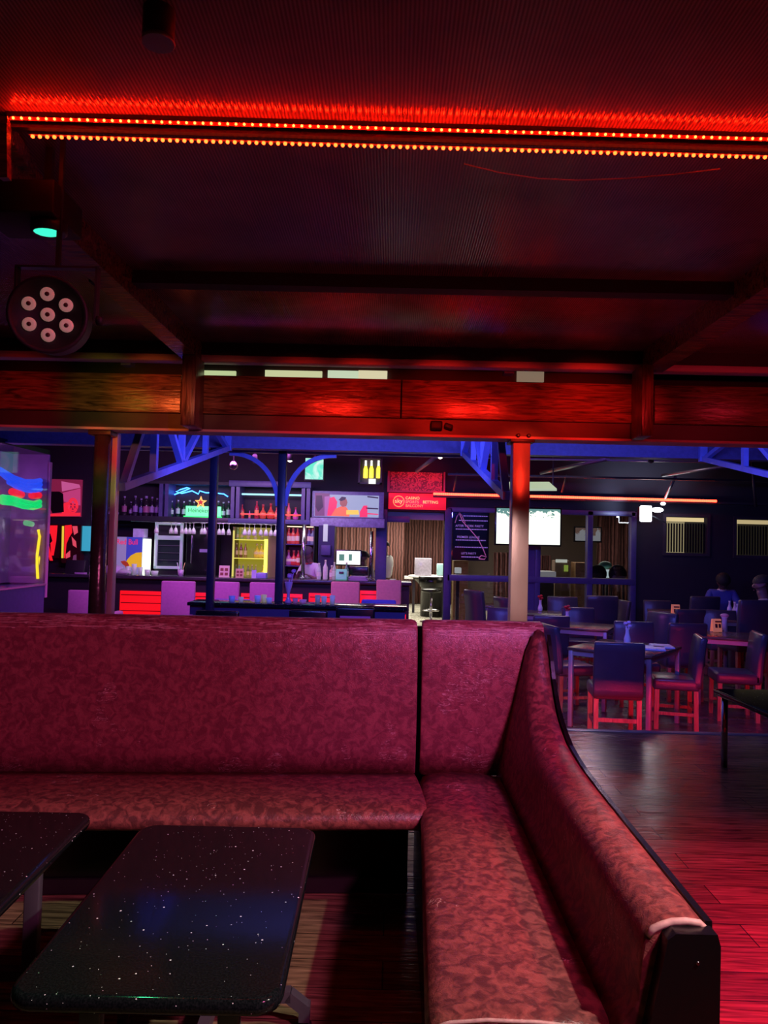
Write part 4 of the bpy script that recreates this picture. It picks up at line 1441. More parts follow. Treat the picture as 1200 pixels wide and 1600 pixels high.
# ------------------------------------------------------------------ light boxes above the bar
X0, X1, Z0, Z1 = RC(477, 716, 505, 749, 12.4)
root = thing('light_box', 'mint green and white glowing screen above the bar, behind the arch brace', 'light box', ((X0 + X1) / 2, 12.42, Z0), 0, 'lit boxes above the bar')
mb = MB(); mb.ext(X0 - .02, X1 + .02, 12.41, 12.5, Z0 - .02, Z1 + .02, .006); part('casing', mb, M['matte_black'], root)
def mint_mat():
    m, nt, b = nmat('mint_screen')
    N, L = nt.nodes, nt.links
    tc = N.new('ShaderNodeTexCoord')
    n = N.new('ShaderNodeTexNoise'); n.inputs['Scale'].default_value = 5; n.inputs['Distortion'].default_value = 1
    L.new(tc.outputs['Object'], n.inputs['Vector'])
    r = N.new('ShaderNodeValToRGB')
    r.color_ramp.elements[0].position = .4; r.color_ramp.elements[1].position = .62
    r.color_ramp.elements[0].color = (.12, .85, .6, 1); r.color_ramp.elements[1].color = (.8, 1, .92, 1)
    L.new(n.outputs['Fac'], r.inputs['Fac']); L.new(r.outputs['Color'], b.inputs['Emission Color'])
    b.inputs['Base Color'].default_value = (.01, .01, .01, 1); b.inputs['Emission Strength'].default_value = 1.0
    return m
mb = MB(); mb.ext(X0, X1, 12.40, 12.41, Z0, Z1); part('screen', mb, mint_mat(), root)
mb = MB(); mb.bar(((X0 + X1) / 2, 12.46, Z1), ((X0 + X1) / 2, 12.46, 2.95), .03); part('hanger', mb, M['dark_steel'], root)

X0, X1, Z0, Z1 = RC(560, 715, 597, 756, 12.4)
root = thing('light_box', 'dark display box with three glowing yellow bottles above the bar screen', 'light box', ((X0 + X1) / 2, 12.42, Z0), 0, 'lit boxes above the bar')
mb = MB(); mb.ext(X0, X1, 12.50, 12.54, Z0, Z1); mb.ext(X0, X0 + .03, 12.4, 12.5, Z0, Z1); mb.ext(X1 - .03, X1, 12.4, 12.5, Z0, Z1); mb.ext(X0, X1, 12.4, 12.5, Z0, Z0 + .02); mb.ext(X0, X1, 12.4, 12.5, Z1 - .02, Z1)
part('casing', mb, mat('grey_box', (.08, .075, .06), .5), root)
for px in (571, 580, 591):
    p = P(px, 747, 12.44)
    mb = MB(); mb.lathe([(.034, 0), (.036, .01), (.036, .14), (.018, .2), (.015, .27), (.017, .28), (.016, .285)], (p.x, p.y, p.z), 10, mids=[0, 0, 0, 1, 1, 1])
    part('glowing_bottle', mb, [glow('glow_yellow_bottle', (1, .8, .06), 1.6), glow('glow_white_neck', (1, 1, .85), 1.8)], root)
a, b, c_, d_ = RC(576, 748, 587, 756, 12.39); mb = MB(); mb.ext(a, b, 12.385, 12.395, c_, d_); part('price_card', mb, glow('white_card', (1, 1, .9), 1.2), root)
mb = MB(); mb.bar(((X0 + X1) / 2, 12.52, Z1), ((X0 + X1) / 2, 12.52, 2.95), .03); part('hanger', mb, M['dark_steel'], root)

# ------------------------------------------------------------------ hanging glass rack
zr = P(320, 817, 12.3).z
xr0, xr1 = P(208, 817, 12.3).x, P(440, 819, 12.3).x
root = thing('glass_rack', 'long wire rack of hanging stemware below the upper shelf', 'rack', ((xr0 + xr1) / 2, 12.3, zr))
mb = MB()
for dy in (0, .05, .25, .30):
    mb.tube([(xr0, 12.2 + dy, zr), (xr1, 12.2 + dy, zr)], .007, 6)
for k in range(7):
    x = xr0 + (xr1 - xr0) * k / 6
    mb.tube([(x, 12.2, zr), (x, 12.5, zr)], .006, 6)
part('wire_frame', mb, M['chrome'], root)
mb = MB()
for k in range(4):
    x = xr0 + (xr1 - xr0) * (k + .5) / 4
    mb.tube([(x, 12.5, zr), (x, 12.64, zr), (x, 12.64, zsh - .08)], .006, 6)
part('bracket', mb, M['chrome'], root)
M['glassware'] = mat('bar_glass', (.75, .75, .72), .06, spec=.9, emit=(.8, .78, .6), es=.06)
gl = MB()
gl.lathe([(.034, 0), (.032, -.004), (.005, -.008), (.004, -.075), (.022, -.095), (.036, -.135), (.034, -.18), (.032, -.18), (.033, -.135), (.02, -.098), (.003, -.09)], n=12)
go = gl.build('wine_glass', M['glassware'])
gme = go.data
bpy.data.objects.remove(go)
gpx = [245, 268, 275, 285, 291, 297, 303, 316, 320, 343, 349, 358, 383, 390, 398, 408, 416, 424, 431, 437]
for i, px in enumerate(gpx):
    o = bpy.data.objects.new('wine_glass', gme)
    COL.objects.link(o)
    dy = (0.025, .275)[i % 2]
    p = P(px, 817, 12.2 + dy)
    o.location = (p.x, 12.2 + dy, zr - .005)
    tag(o, '%s upside-down stem glass from the left in the hanging rack' % (ORD + ['seventeenth', 'eighteenth', 'nineteenth', 'twentieth'])[i], 'glass', 'stem glasses hanging in the rack')

# ------------------------------------------------------------------ drinks poster cabinet
X0, X1, Z0, Z1 = RC(176, 839, 222, 897, 12.5)
root = thing('drinks_fridge', 'small drinks cooler with blue and silver advert and white lit edge', 'cooler', ((X0 + X1) / 2, 12.6, .56))
mb = MB(); mb.ext(X0, X1, 12.5, 12.98, .552, Z1, .008); part('body', mb, mat('silver_blue_body', (.4, .42, .62), .4), root)
yv = 12.497
def ad(pl, m, dy=0., name='advert_panel'):
    mb = MB()
    mb.prism([(p[0], p[1]) for p in pl], (X0, yv - dy, Z0), (X1 - X0, 0, 0), (0, 0, Z1 - Z0), .002)
    return part(name, mb, m, root)
ad([(0, 0), (1, 0), (1, 1), (0, 1)], mat('advert_silver', (.42, .42, .6), .4, emit=(.42, .42, .62), es=.25))
ad([(.46, .35), (1, .35), (1, 1), (.46, 1)], mat('advert_blue', (.06, .07, .5), .4, emit=(.08, .09, .6), es=.35), .002)
ad([(.42, .25), (.5, .38), (.62, .5), (.8, .58), (1, .6), (1, .2), (.7, .18)], mat('advert_yellow', (.9, .65, .02), .4, emit=(.9, .6, .02), es=.45), .004, 'yellow_sun')
ad([(.28, .34), (.42, .36), (.52, .32), (.58, .24), (.5, .12), (.44, .22), (.36, .26)], mat('advert_red', (.5, .06, .03), .4, emit=(.5, .06, .02), es=.3), .006, 'red_animal')
text('lettering', 'Red Bull', .125, (X0 + .055, yv - .006, Z0 + (Z1 - Z0) * .80), mat('advert_letters', (.8, .03, .12), .4, emit=(.9, .03, .14), es=.55), root, bold=.004, sx=.84)
X2, X3, Z2, Z3 = RC(223, 842, 233, 899, 12.5)
mb = MB(); mb.ext(X1 + .01, X3, 12.5, 12.6, Z2, Z3, .01); part('lit_edge', mb, glow('white_lit_edge', (.85, 1, .75), 2.2), root, 'bright white lit edge')
a, b, c_, d_ = RC(208, 826, 225, 839, 12.55)
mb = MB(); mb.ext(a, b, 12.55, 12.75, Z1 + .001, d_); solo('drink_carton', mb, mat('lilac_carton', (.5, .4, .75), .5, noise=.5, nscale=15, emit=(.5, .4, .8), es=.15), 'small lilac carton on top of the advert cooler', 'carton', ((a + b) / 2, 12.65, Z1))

# glass-door fridge
X0, X1, Z0, Z1 = RC(241, 816, 285, 889, 12.6)
root = thing('glass_door_fridge', 'silver-framed glass-door fridge right of the white lit edge', 'fridge', ((X0 + X1) / 2, 12.75, .56))
mb = MB(); mb.ext(X0, X1, 12.66, 13.05, .552, Z1); part('body', mb, M['matte_black'], root)
fm = mat('silver_fridge_frame', (.6, .65, .72), .35, .2, emit=(.5, .6, .7), es=.22)
mb = MB()
t = .045
for (a, b, c_, d_) in ((X0, X0 + t, Z0, Z1), (X1 - t, X1, Z0, Z1), (X0, X1, Z0, Z0 + t), (X0, X1, Z1 - t, Z1), (X0, X1, Z1 - .29, Z1 - .22)):
    mb.ext(a, b, 12.60, 12.66, c_, d_, .004)
part('door_frame', mb, fm, root)
mb = MB(); mb.ext(X0 + t, X1 - t, 12.65, 12.658, Z0 + t, Z1 - .26); part('door_glass', mb, mat('dark_fridge_glass', (.03, .05, .045), .08), root)
mb = MB()
for k in range(3):
    mb.ext(X0 + t, X1 - t, 12.63, 12.65, Z0 + .14 + k * .12, Z0 + .148 + k * .12)
part('shelf_wire', mb, M['grey_steel'], root)

# black fridge with vertical glint
X0, X1, Z0, Z1 = RC(290, 822, 336, 900, 12.6)
mb = MB(); mb.ext(X0, X1, 12.6, 13.05, .552, Z1, .03, 3)
o = mb.build('black_fridge', mat('gloss_black_fridge', (.012, .013, .014), .18))
root = thing('black_fridge', 'glossy black round-edged fridge between the glass-door fridge and the blue post', 'fridge', ((X0 + X1) / 2, 12.8, .55))
o.data.transform(Matrix.Translation(-Vector(root.location))); o.name = 'body'; o.parent = root
mb = MB(); mb.bar(((X0 + .10), 12.585, Z0 + .2), ((X0 + .10), 12.585, Z1 - .15), .02, .02, .004); part('handle', mb, M['chrome'], root)
a, b, c_, d_ = RC(312, 858, 324, 863, 12.6); mb = MB(); mb.ext(a, b, 12.592, 12.599, c_, d_); part('badge', mb, mat('pale_badge', (.4, .35, .55), .4), root)

# yellow lit shelf unit
X0, X1, Z0, Z1 = RC(363, 824, 436, 912, 12.55)
Z0 = .552
xs = P(418, 860, 12.55).x
root = thing('lit_shelf_unit', 'yellow-glowing open shelf unit of bottles left of the arched post', 'shelf unit', ((X0 + X1) / 2, 12.7, Z0))
ylw = glow('yellow_backlight', (.62, .52, .03), .42)
ye = glow('yellow_edge_light', (1, .88, .10), 1.9)
mb = MB(); mb.ext(X0, xs, 12.90, 12.92, Z0, Z1); part('backlit_panel', mb, ylw, root)
wood_y = mat('yellow_lit_board', (.7, .6, .15), .5)
mb = MB(); mb.ext(X0, X0 + .03, 12.55, 12.9, Z0, Z1); part('side', mb, mat('olive_board', (.22, .19, .05), .5), root)
mb = MB(); mb.ext(xs, X1, 12.56, 12.9, Z0, Z1 - .1); part('side', mb, mat('olive_board', (.22, .19, .05), .5), root)
shz = [P(390, y, 12.55).z for y in (843, 872, 904)]
for z in shz:
    mb = MB(); mb.ext(X0 + .03, xs - .05, 12.56, 12.9, z - .012, z); part('shelf', mb, wood_y, root)
    mb = MB(); mb.ext(X0 + .03, xs - .05, 12.545, 12.56, z - .014, z); part('shelf_edge_light', mb, glow('soft_yellow_edge', (1, .88, .12), 1.0), root)
mb = MB(); mb.ext(xs - .055, xs, 12.54, 12.56, Z0, P(400, 842, 12.55).z); part('light_tube', mb, ye, root, 'bright yellow upright light')
mb = MB(); mb.ext(X0, X0 + .03, 12.54, 12.55, Z0 + .1, Z1 - .06); part('edge_light', mb, glow('soft_yellow_edge2', (.9, .8, .15), .8), root)
gp = 'bottles in the yellow lit shelf unit'
n = 0
for row, (z, lst) in enumerate(((shz[0], [(370, 'beer', (.25, .45, .1)), (377, 'beer', (.3, .5, .1)), (387, 'spirit', (.5, .45, .2)), (398, 'spirit', (.55, .5, .25)), (408, 'wine', (.4, .4, .12))]),
                               (shz[1], [(369, 'wine', (.15, .10, .02)), (376, 'wine', (.18, .1, .02)), (383, 'wine', (.3, .24, .04)), (401, 'round', (.75, .65, .05)), (408, 'round', (.8, .7, .06)), (414, 'round', (.8, .7, .06))]),
                               (shz[2], [(368, 'beer', (.2, .4, .2)), (374, 'beer', (.2, .45, .25)), (380, 'beer', (.2, .4, .25)), (388, 'wine', (.25, .3, .08)), (394, 'wine', (.3, .4, .1)), (400, 'wine', (.35, .4, .1)), (412, 'round', (.8, .7, .05))]))):
    for i, (px, k, c_) in enumerate(lst):
        p = P(px, 880, 12.72)
        bottle(k, c_, (.7, .65, .2), (.75, .7, .25), (p.x, 12.72, z + .0005), '%s bottle from the left on the %s shelf of the yellow lit unit' % (ORD[i], ('top', 'middle', 'bottom')[row]), gp, (.19, .24, .22)[row], .12)

# red bottle shelves beyond the arched post
X0, X1, Z0, Z1 = RC(444, 821, 491, 912, 12.55); Z0 = .552
root = thing('bottle_shelves', 'dark shelf unit of red-lit bottles right of the arched post', 'shelf unit', ((X0 + X1) / 2, 12.7, Z0))
mb = MB(); mb.ext(X0, X1, 12.92, 12.95, Z0, Z1); part('back', mb, mat('maroon_back', (.12, .01, .02), .5), root)
mb = MB(); mb.ext(X0, X0 + .02, 12.56, 12.92, Z0, Z1); part('side', mb, M['wall_bar'], root)
mb = MB(); mb.ext(X1 - .02, X1, 12.56, 12.92, Z0, Z1); part('side', mb, M['wall_bar'], root)
rsz = [P(466, y, 12.55).z for y in (850, 884, 908)]
for z in rsz:
    mb = MB(); mb.ext(X0 + .02, X1 - .02, 12.56, 12.92, z - .015, z); part('shelf', mb, M['blue_frame'], root)
mb = MB(); mb.tube([(X0 + .03, 12.6, Z1 - .02), (X1 - .03, 12.6, Z1 - .02)], .010, 6); part('tube_light', mb, glow('warm_tube', (1, .75, .5), 1.5), root)
for row, (z, lst) in enumerate(((rsz[0], [(450, 'spirit', (.6, .05, .06)), (457, 'spirit', (.7, .08, .08)), (464, 'wine', (.6, .06, .05)), (482, 'wine', (.12, .08, .25)), (488, 'spirit', (.2, .2, .35))]),
                               (rsz[1], [(451, 'round', (.45, .1, .4)), (459, 'round', (.7, .04, .06)), (466, 'wine', (.6, .04, .05)), (484, 'beer', (.5, .1, .12))]))):
    for i, (px, k, c_) in enumerate(lst):
        p = P(px, 870, 12.72)
        bottle(k, c_, (.85, .6, .55), (.5, .1, .1), (p.x, 12.72, z + .0005), '%s bottle from the left on the %s shelf right of the arched post' % (ORD[i], ('upper', 'lower')[row]), 'red-lit bottles right of the arched post', .26 if row == 0 else .25, .2)

# pink poles from counter to shelf
for px, y0, y1, lb in ((473, 822, 907, 'pink-lit chrome pole rising from the bar by the red-lit shelves'), (579, 822, 906, 'pink-lit chrome pole rising from the bar under the racing screen')):
    p, q = P(px, y1, 12.15), P(px, y0, 12.15)
    root = thing('chrome_pole', lb, 'pole', (p.x, 12.15, zct), 0, 'chrome poles on the bar counter')
    mb = MB(); mb.tube([(p.x, 12.15, zct), (p.x, 12.15, zsh - (.09 if px < 500 else .17))], .032, 14); part('tube', mb, M['chrome'], root)
    mb = MB(); mb.lathe([(.06, zct), (.06, zct + .012), (.034, zct + .02)], (p.x, 12.15, 0), 16); part('flange', mb, M['chrome'], root)
# dark column with pale strip
X0, X1, Z0, Z1 = RC(497, 816, 522, 912, 12.6)
root = thing('drinks_column', 'dark blue upright dispenser column with pale notice strip beside the monitor', 'column', ((X0 + X1) / 2, 12.7, FL))
mb = MB(); mb.ext(X0, X1, 12.6, 12.9, FL, zsh - .086); part('body', mb, mat('navy_column', (.03, .03, .09), .4), root)
a, b, c_, d_ = RC(505, 819, 512, 846, 12.59); mb = MB(); mb.ext(a, b, 12.592, 12.6, c_, d_); part('notice_strip', mb, mat('pale_strip', (.6, .7, .6), .5, emit=(.6, .75, .6), es=.3), root)
a, b, c_, d_ = RC(502, 852, 517, 868, 12.55); mb = MB(); mb.ext(a, b, 12.50, 12.6, c_, d_, .01); part('control_box', mb, M['blue_frame'], root)

# monitor
X0, X1, Z0, Z1 = RC(526, 861, 563, 882, 12.0)
root = thing('monitor', 'bright white till monitor on the bar counter', 'monitor', ((X0 + X1) / 2, 12.0, zct))
mb = MB(); mb.ext(X0 - .02, X1 + .02, 11.995, 12.03, Z0 - .02, Z1 + .02, .006); part('bezel', mb, M['black'], root)
mb = MB(); mb.ext(X0, X1, 11.985, 11.994, Z0, Z1); sc_ = part('screen', mb, glow('monitor_white', (1, 1, .97), 1.15), root)
a, b, c_, d_ = RC(530, 866, 538, 876, 12.0); mb = MB(); mb.ext(a, b, 11.98, 11.984, c_, d_)
a2, b2, c2, d2 = RC(545, 866, 550, 876, 12.0); mb.ext(a2, b2, 11.98, 11.984, c2, d2); part('icon', mb, glow('icon_green', (.12, .35, .25), .7), sc_)
mb = MB(); mb.bar(((X0 + X1) / 2, 12.02, zct + .01), ((X0 + X1) / 2, 12.02, Z0), .05, .03); mb.ext((X0 + X1) / 2 - .1, (X0 + X1) / 2 + .1, 11.95, 12.08, zct, zct + .015); part('stand', mb, M['black'], root)

# counter clutter
p = P(533, 905, 11.75)
root = thing('card_terminal', 'mint green card terminal leaning on the bar counter', 'card terminal', (p.x, 11.78, zct))
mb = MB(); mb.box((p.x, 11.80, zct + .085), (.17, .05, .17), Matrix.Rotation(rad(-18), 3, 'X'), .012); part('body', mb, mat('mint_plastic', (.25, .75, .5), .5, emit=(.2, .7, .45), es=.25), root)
mb = MB(); mb.box((p.x, 11.765, zct + .115), (.07, .01, .035), Matrix.Rotation(rad(-18), 3, 'X')); part('display', mb, M['black'], root)
for i, (px, c_, h, lb) in enumerate(((498, (.6, .65, .6), .25, 'clear glass bottle on the bar counter beside the bartender'), (508, (.75, .7, .65), .30, 'tall pale bottle on the bar counter left of the mint terminal'), (518, (.55, .35, .3), .22, 'amber bottle on the bar counter just left of the mint terminal'))):
    p = P(px, 905, 12.0); bottle(('beer', 'wine', 'spirit')[i], c_, (.8, .75, .65), (.7, .65, .5), (p.x, 12.0, zct), lb, 'bottles standing on the bar counter', h, .1)
p = P(521, 905, 11.9)
for i, (px, py, c_, lb) in enumerate(((522, 893, (.55, .6, .45), 'tilted pale bottle left of the till monitor'), (541, 890, (.15, .3, .2), 'dark green bottle in front of the till monitor'))):
    p = P(px, 906, 11.95); o = bottle('wine', c_, (.75, .8, .6), (.6, .65, .4), (p.x, 11.95, zct + .0), lb, 'bottles standing on the bar counter', .27, .1)
X0, X1, Z0, Z1 = RC(545, 894, 575, 906, 11.9)
mb = MB()
for k in range(5):
    mb.box(((X0 + X1) / 2 + .01 * (-1) ** k, 11.9, zct + .008 + k * .013), ((X1 - X0) * (1 - .03 * k), .22, .012), Matrix.Rotation(rad(4 * (k % 3) - 4), 3, 'Z'))
solo('paper_stack', mb, mat('grey_papers', (.45, .42, .5), .6), 'untidy stack of papers under the till monitor', 'paper stack', ((X0 + X1) / 2, 11.9, zct))
X0, X1, Z0, Z1 = RC(546, 885, 575, 895, 12.1)
mb = MB(); mb.ext(X0, X1, 12.0, 12.08, zct + .075, Z1, .005)
mb.ext(X0 + .05, X1 - .05, 12.03, 12.08, zct, zct + .076)
solo('cash_drawer', mb, M['black'], 'black box with raised front behind the papers on the bar', 'box', ((X0 + X1) / 2, 12.04, zct))
# items left on the counter: ice tub, glasses, straws, menu cards
X0, X1, Z0, Z1 = RC(160, 878, 202, 906, 11.8)
root = thing('bar_tray', 'pale lilac heap of towels in a tray at the left end of the bar top', 'tray', ((X0 + X1) / 2, 11.85, zct))
mb = MB(); mb.ext(X0, X1, 11.72, 12.0, zct, zct + .035, .01); part('tray', mb, M['grey_steel'], root)
mb = MB(); mb.sphere(((X0 + X1) / 2 - .06, 11.86, zct + .05), .17, 14, (1, .7, .62)); part('towel', mb, mat('lilac_towel', (.55, .5, .65), .8, bump=.6, bscale=18), root)
mb = MB(); mb.sphere(((X0 + X1) / 2 + .1, 11.84, zct + .03), .13, 14, (1, .7, .5)); part('towel', mb, mat('grey_towel', (.5, .52, .5), .8, bump=.6, bscale=18), root)
p = P(214, 905, 11.85)
for i, (dx, h, r_) in enumerate(((-.14, .13, .035), (-.05, .17, .04), (.05, .12, .035), (.16, .09, .05), (.27, .07, .06))):
    mb = MB(); mb.lathe([(r_ * .8, 0), (r_, h), (r_ * .92, h), (r_ * .74, .008)], (p.x + dx, 11.85, zct), 12)
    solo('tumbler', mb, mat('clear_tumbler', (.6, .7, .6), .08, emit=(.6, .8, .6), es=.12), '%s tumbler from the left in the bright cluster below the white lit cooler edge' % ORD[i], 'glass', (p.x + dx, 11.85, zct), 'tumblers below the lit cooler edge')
p = P(282, 906, 11.8)
root = thing('straw_cup', 'clear cup of coloured straws on the bar left of the blue post', 'straw cup', (p.x, 11.8, zct))
mb = MB(); mb.lathe([(.04, 0), (.05, .10), (.046, .10), (.036, .008)], (p.x, 11.8, zct), 12); part('cup', mb, mat('straw_cup_plastic', (.6, .5, .6), .2), root)
for k, c_ in enumerate(((.8, .7, .2), (.7, .3, .6), (.8, .8, .8), (.4, .3, .6))):
    a = k * 1.6; mb = MB(); mb.tube([(p.x + .01 * math.cos(a), 11.8 + .01 * math.sin(a), zct + .01), (p.x + .06 * math.cos(a), 11.8 + .03 * math.sin(a), zct + .21)], .006, 6); part('straw', mb, mat('straw_plastic', c_, .4), root)
for i, (x0, x1, y0, c_, lb) in enumerate(((342, 358, 884, (.7, .45, .45), 'pink menu card with four pictures on the bar right of the blue post'), (368, 380, 889, (.6, .35, .25), 'amber picture card on the bar below the yellow shelves'), (393, 400, 891, (.4, .3, .65), 'violet narrow card on the bar below the yellow shelves'))):
    X0, X1, Z0, Z1 = RC(x0, y0, x1, 906, 11.75)
    root = thing('menu_card', lb, 'menu card', ((X0 + X1) / 2, 11.76, zct), 0, 'menu cards on the bar')
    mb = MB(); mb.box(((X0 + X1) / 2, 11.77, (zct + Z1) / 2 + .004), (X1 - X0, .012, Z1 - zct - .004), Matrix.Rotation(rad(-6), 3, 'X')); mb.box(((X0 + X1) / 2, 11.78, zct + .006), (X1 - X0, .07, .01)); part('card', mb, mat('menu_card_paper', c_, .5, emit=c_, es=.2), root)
    if i < 2:
        mb = MB()
        for a in (-1, 1):
            for b in (0, 1):
                mb.box(((X0 + X1) / 2 + a * (X1 - X0) * .22, 11.755 + .006 * b, zct + (Z1 - zct) * (.3 + .38 * b)), ((X1 - X0) * .3, .006, (Z1 - zct) * .24), Matrix.Rotation(rad(-6), 3, 'X'))
        part('pictures', mb, mat('menu_pictures', (.3, .08, .05), .5), root)
X0, X1, Z0, Z1 = RC(401, 895, 416, 906, 11.8)
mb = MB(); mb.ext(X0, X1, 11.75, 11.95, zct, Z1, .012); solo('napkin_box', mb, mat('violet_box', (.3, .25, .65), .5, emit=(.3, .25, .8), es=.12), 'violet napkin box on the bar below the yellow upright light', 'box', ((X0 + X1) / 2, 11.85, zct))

# ------------------------------------------------------------------ bar chairs (plain upholstered backs)
def bar_chair(x0, x1, ytop, Y, ybot, col, label, rz=0.):
    X0, X1 = P(x0, ytop + 15, Y).x, P(x1, ytop + 15, Y).x
    zt = P((x0 + x1) / 2, ytop, Y).z
    w = X1 - X0
    cx_ = (X0 + X1) / 2
    root = thing('bar_chair', label, 'bar chair', (cx_, Y + .2, FL), rz, 'upholstered high chairs along the bar')
    fab = mat('plain_upholstery', col, .75, noise=.15, nscale=30, bump=.1, bscale=120)
    l0 = Vector((0, 0, 0))
    mb = MB(); mb.box((0, -.19, (zt - FL + .55) / 2), (w, .07, zt - FL - .55), None, .022, 3); mb.build('backrest', fab, root)
    mb = MB(); mb.box((0, .02, .60), (w * .98, .42, .10), None, .03, 3); mb.build('seat', fab, root)
    for sx in (-1, 1):
        for sy in (-1, 1):
            mb = MB(); mb.bar((sx * (w / 2 - .04), .02 + sy * .17, 0), (sx * (w / 2 - .05), .02 + sy * .16, .555), .035); mb.build('leg', M['matte_black'], root)
    mb = MB(); mb.bar((-(w / 2 - .05), .18, .25), (w / 2 - .05, .18, .25), .025); mb.bar((-(w / 2 - .05), -.14, .25), (w / 2 - .05, -.14, .25), .025); mb.build('footrest', M['matte_black'], root)
    return root
PURP = (.52, .22, .40)
bar_chair(252, 305, 908, 11.0, 960, PURP, 'plain high chair at the bar left of the plain blue post')
bar_chair(330, 374, 909, 11.0, 960, PURP, 'plain high chair at the bar just right of the plain blue post')
bar_chair(390, 436, 910, 11.0, 960, PURP, 'plain high chair at the bar just left of the arched post')
bar_chair(517, 562, 909, 11.0, 960, (.72, .40, .30), 'tan high chair at the bar, the left of the two under the monitor')
bar_chair(588, 627, 906, 11.0, 960, (.72, .40, .28), 'tan high chair at the right end of the bar beside the doorway')
bar_chair(106, 144, 922, 10.4, 960, PURP, 'plain high chair left of the dark round post')
bar_chair(165, 177, 924, 10.4, 960, PURP, 'narrow visible edge of high chair right of the dark round post')
X0, X1, Z0, Z1 = RC(119, 897, 137, 912, 11.8)
mb = MB(); mb.ext(X0, X1, 11.7, 11.79, zct, Z1, .03, 3)
solo('till_box', mb, mat('violet_plastic', (.45, .22, .5), .5), 'rounded violet till box on the bar end, left of the dark round post', 'box', ((X0 + X1) / 2, 11.75, zct))
X0, X1, Z0, Z1 = RC(60, 690, 143, 900, 12.5)
mb = MB(); mb.ext(X0 - 1.2, X1, 12.46, 12.6, FL, 2.95)
struct('wall_pictures', mb, M['wall_bar'])

# ------------------------------------------------------------------ high ledge table behind the bench
lx0, lx1 = P(296, 947, 7.9).x, P(636, 952, 7.9).x
zl = .70
root = thing('ledge_table', 'long dark polished high table behind the booth bench, set with glasses', 'table', ((lx0 + lx1) / 2, 8.0, FL))
mb = MB(); mb.ext(lx0, lx1, 7.80, 8.22, zl - .035, zl, .006); part('tabletop', mb, M['granite'], root)
mb = MB(); mb.ext(lx0 + .02, lx1 - .02, 7.84, 7.87, zl - .13, zl - .036); mb.ext(lx0 + .02, lx1 - .02, 8.15, 8.18, zl - .13, zl - .036); part('apron', mb, mat('navy_apron', (.04, .03, .10), .4), root)
for x in (lx0 + .08, (lx0 + lx1) / 2, lx1 - .08):
    for y in (7.87, 8.15):
        mb = MB(); mb.ext(x - .025, x + .025, y - .025, y + .025, FL, zl - .036); part('leg', mb, M['dark_steel'], root)
def low_chair(x0, x1, ytop, Y, m, label, framed=False):
    X0, X1 = P(x0, ytop, Y).x, P(x1, ytop, Y).x
    zt = P((x0 + x1) / 2, ytop, Y).z
    w = X1 - X0
    root = thing('high_stool', label, 'stool', ((X0 + X1) / 2, Y, FL), 0, 'stools around the ledge table')
    mb = MB(); mb.box((0, 0, zt - FL - .16), (w, .05, .32), None, .02, 3); mb.build('backrest', m[0], root)
    if framed:
        mb = MB(); mb.box((0, -.03, zt - FL - .2), (w * .78, .012, .24), None, .004); mb.build('back_pad', m[1], root)
    mb = MB(); mb.box((0, .2, .72), (w, .36, .08), None, .025, 3); mb.build('seat', m[0], root)
    for sx in (-1, 1):
        for yy in (.03, .35):
            mb = MB(); mb.bar((sx * (w / 2 - .03), yy, 0), (sx * (w / 2 - .03), yy, .69), .03); mb.build('leg', M['matte_black'], root)
    for sx in (-1, 1):
        mb = MB(); mb.bar((sx * (w / 2 - .03), 0, .65), (sx * (w / 2 - .03), 0, zt - FL - .2), .03, .03); mb.build('back_upright', M['matte_black'], root)
    return root
low_chair(525, 586, 949, 7.35, (M['black'], mat('magenta_pad', (.42, .08, .22), .6)), 'dark-framed stool with magenta back pad, near side of the ledge table', True)
low_chair(452, 512, 953, 7.35, (M['black'], M['black']), 'black stool back with pale top edge left of the magenta-padded one')
low_chair(306, 374, 954, 7.35, (M['black'], M['black']), 'black stool back under the left end of the ledge table')
bl = mat('blue_violet_pad', (.14, .10, .5), .45)
low_chair(336, 392, 936, 8.75, (bl, bl), 'blue-topped stool on the far side of the ledge, left of the arched post')
low_chair(565, 619, 937, 8.75, (bl, bl), 'blue-topped stool on the far side of the ledge table near the doorway')
# ledge glasses and flower vase
pl = [(362, 948, .06, .035), (376, 948, .05, .03), (402, 948, .07, .035), (412, 948, .08, .03), (420, 948, .05, .035), (461, 948, .05, .03), (473, 948, .04, .04), (496, 948, .09, .03), (506, 948, .08, .03), (519, 948, .09, .03)]
for i, (px, py, h, r_) in enumerate(pl):
    p = P(px, py, 8.0)
    mb = MB(); mb.lathe([(r_ * .8, 0), (r_, h), (r_ * .9, h), (r_ * .72, .008)], (p.x, 8.0, zl), 12)
    c_ = [(.2, .25, .7), (.6, .6, .5), (.3, .35, .7), (.8, .75, .3), (.4, .4, .7), (.4, .15, .3), (.5, .2, .4), (.3, .3, .3), (.45, .4, .45), (.5, .45, .5)][i]
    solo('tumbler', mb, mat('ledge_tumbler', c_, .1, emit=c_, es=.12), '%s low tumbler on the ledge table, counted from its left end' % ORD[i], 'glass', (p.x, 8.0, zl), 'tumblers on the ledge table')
p = P(450, 947, 8.0)
root = thing('flower_vase', 'slender glass of dusky flowers on the ledge table right of the arched post', 'vase', (p.x, 8.0, zl))
mb = MB(); mb.lathe([(.035, 0), (.04, .01), (.018, .05), (.016, .10), (.045, .22), (.042, .22), (.012, .10)], (p.x, 8.0, zl), 14); part('glass', mb, mat('violet_glass', (.4, .25, .4), .1), root)
r_ = random.Random(4)
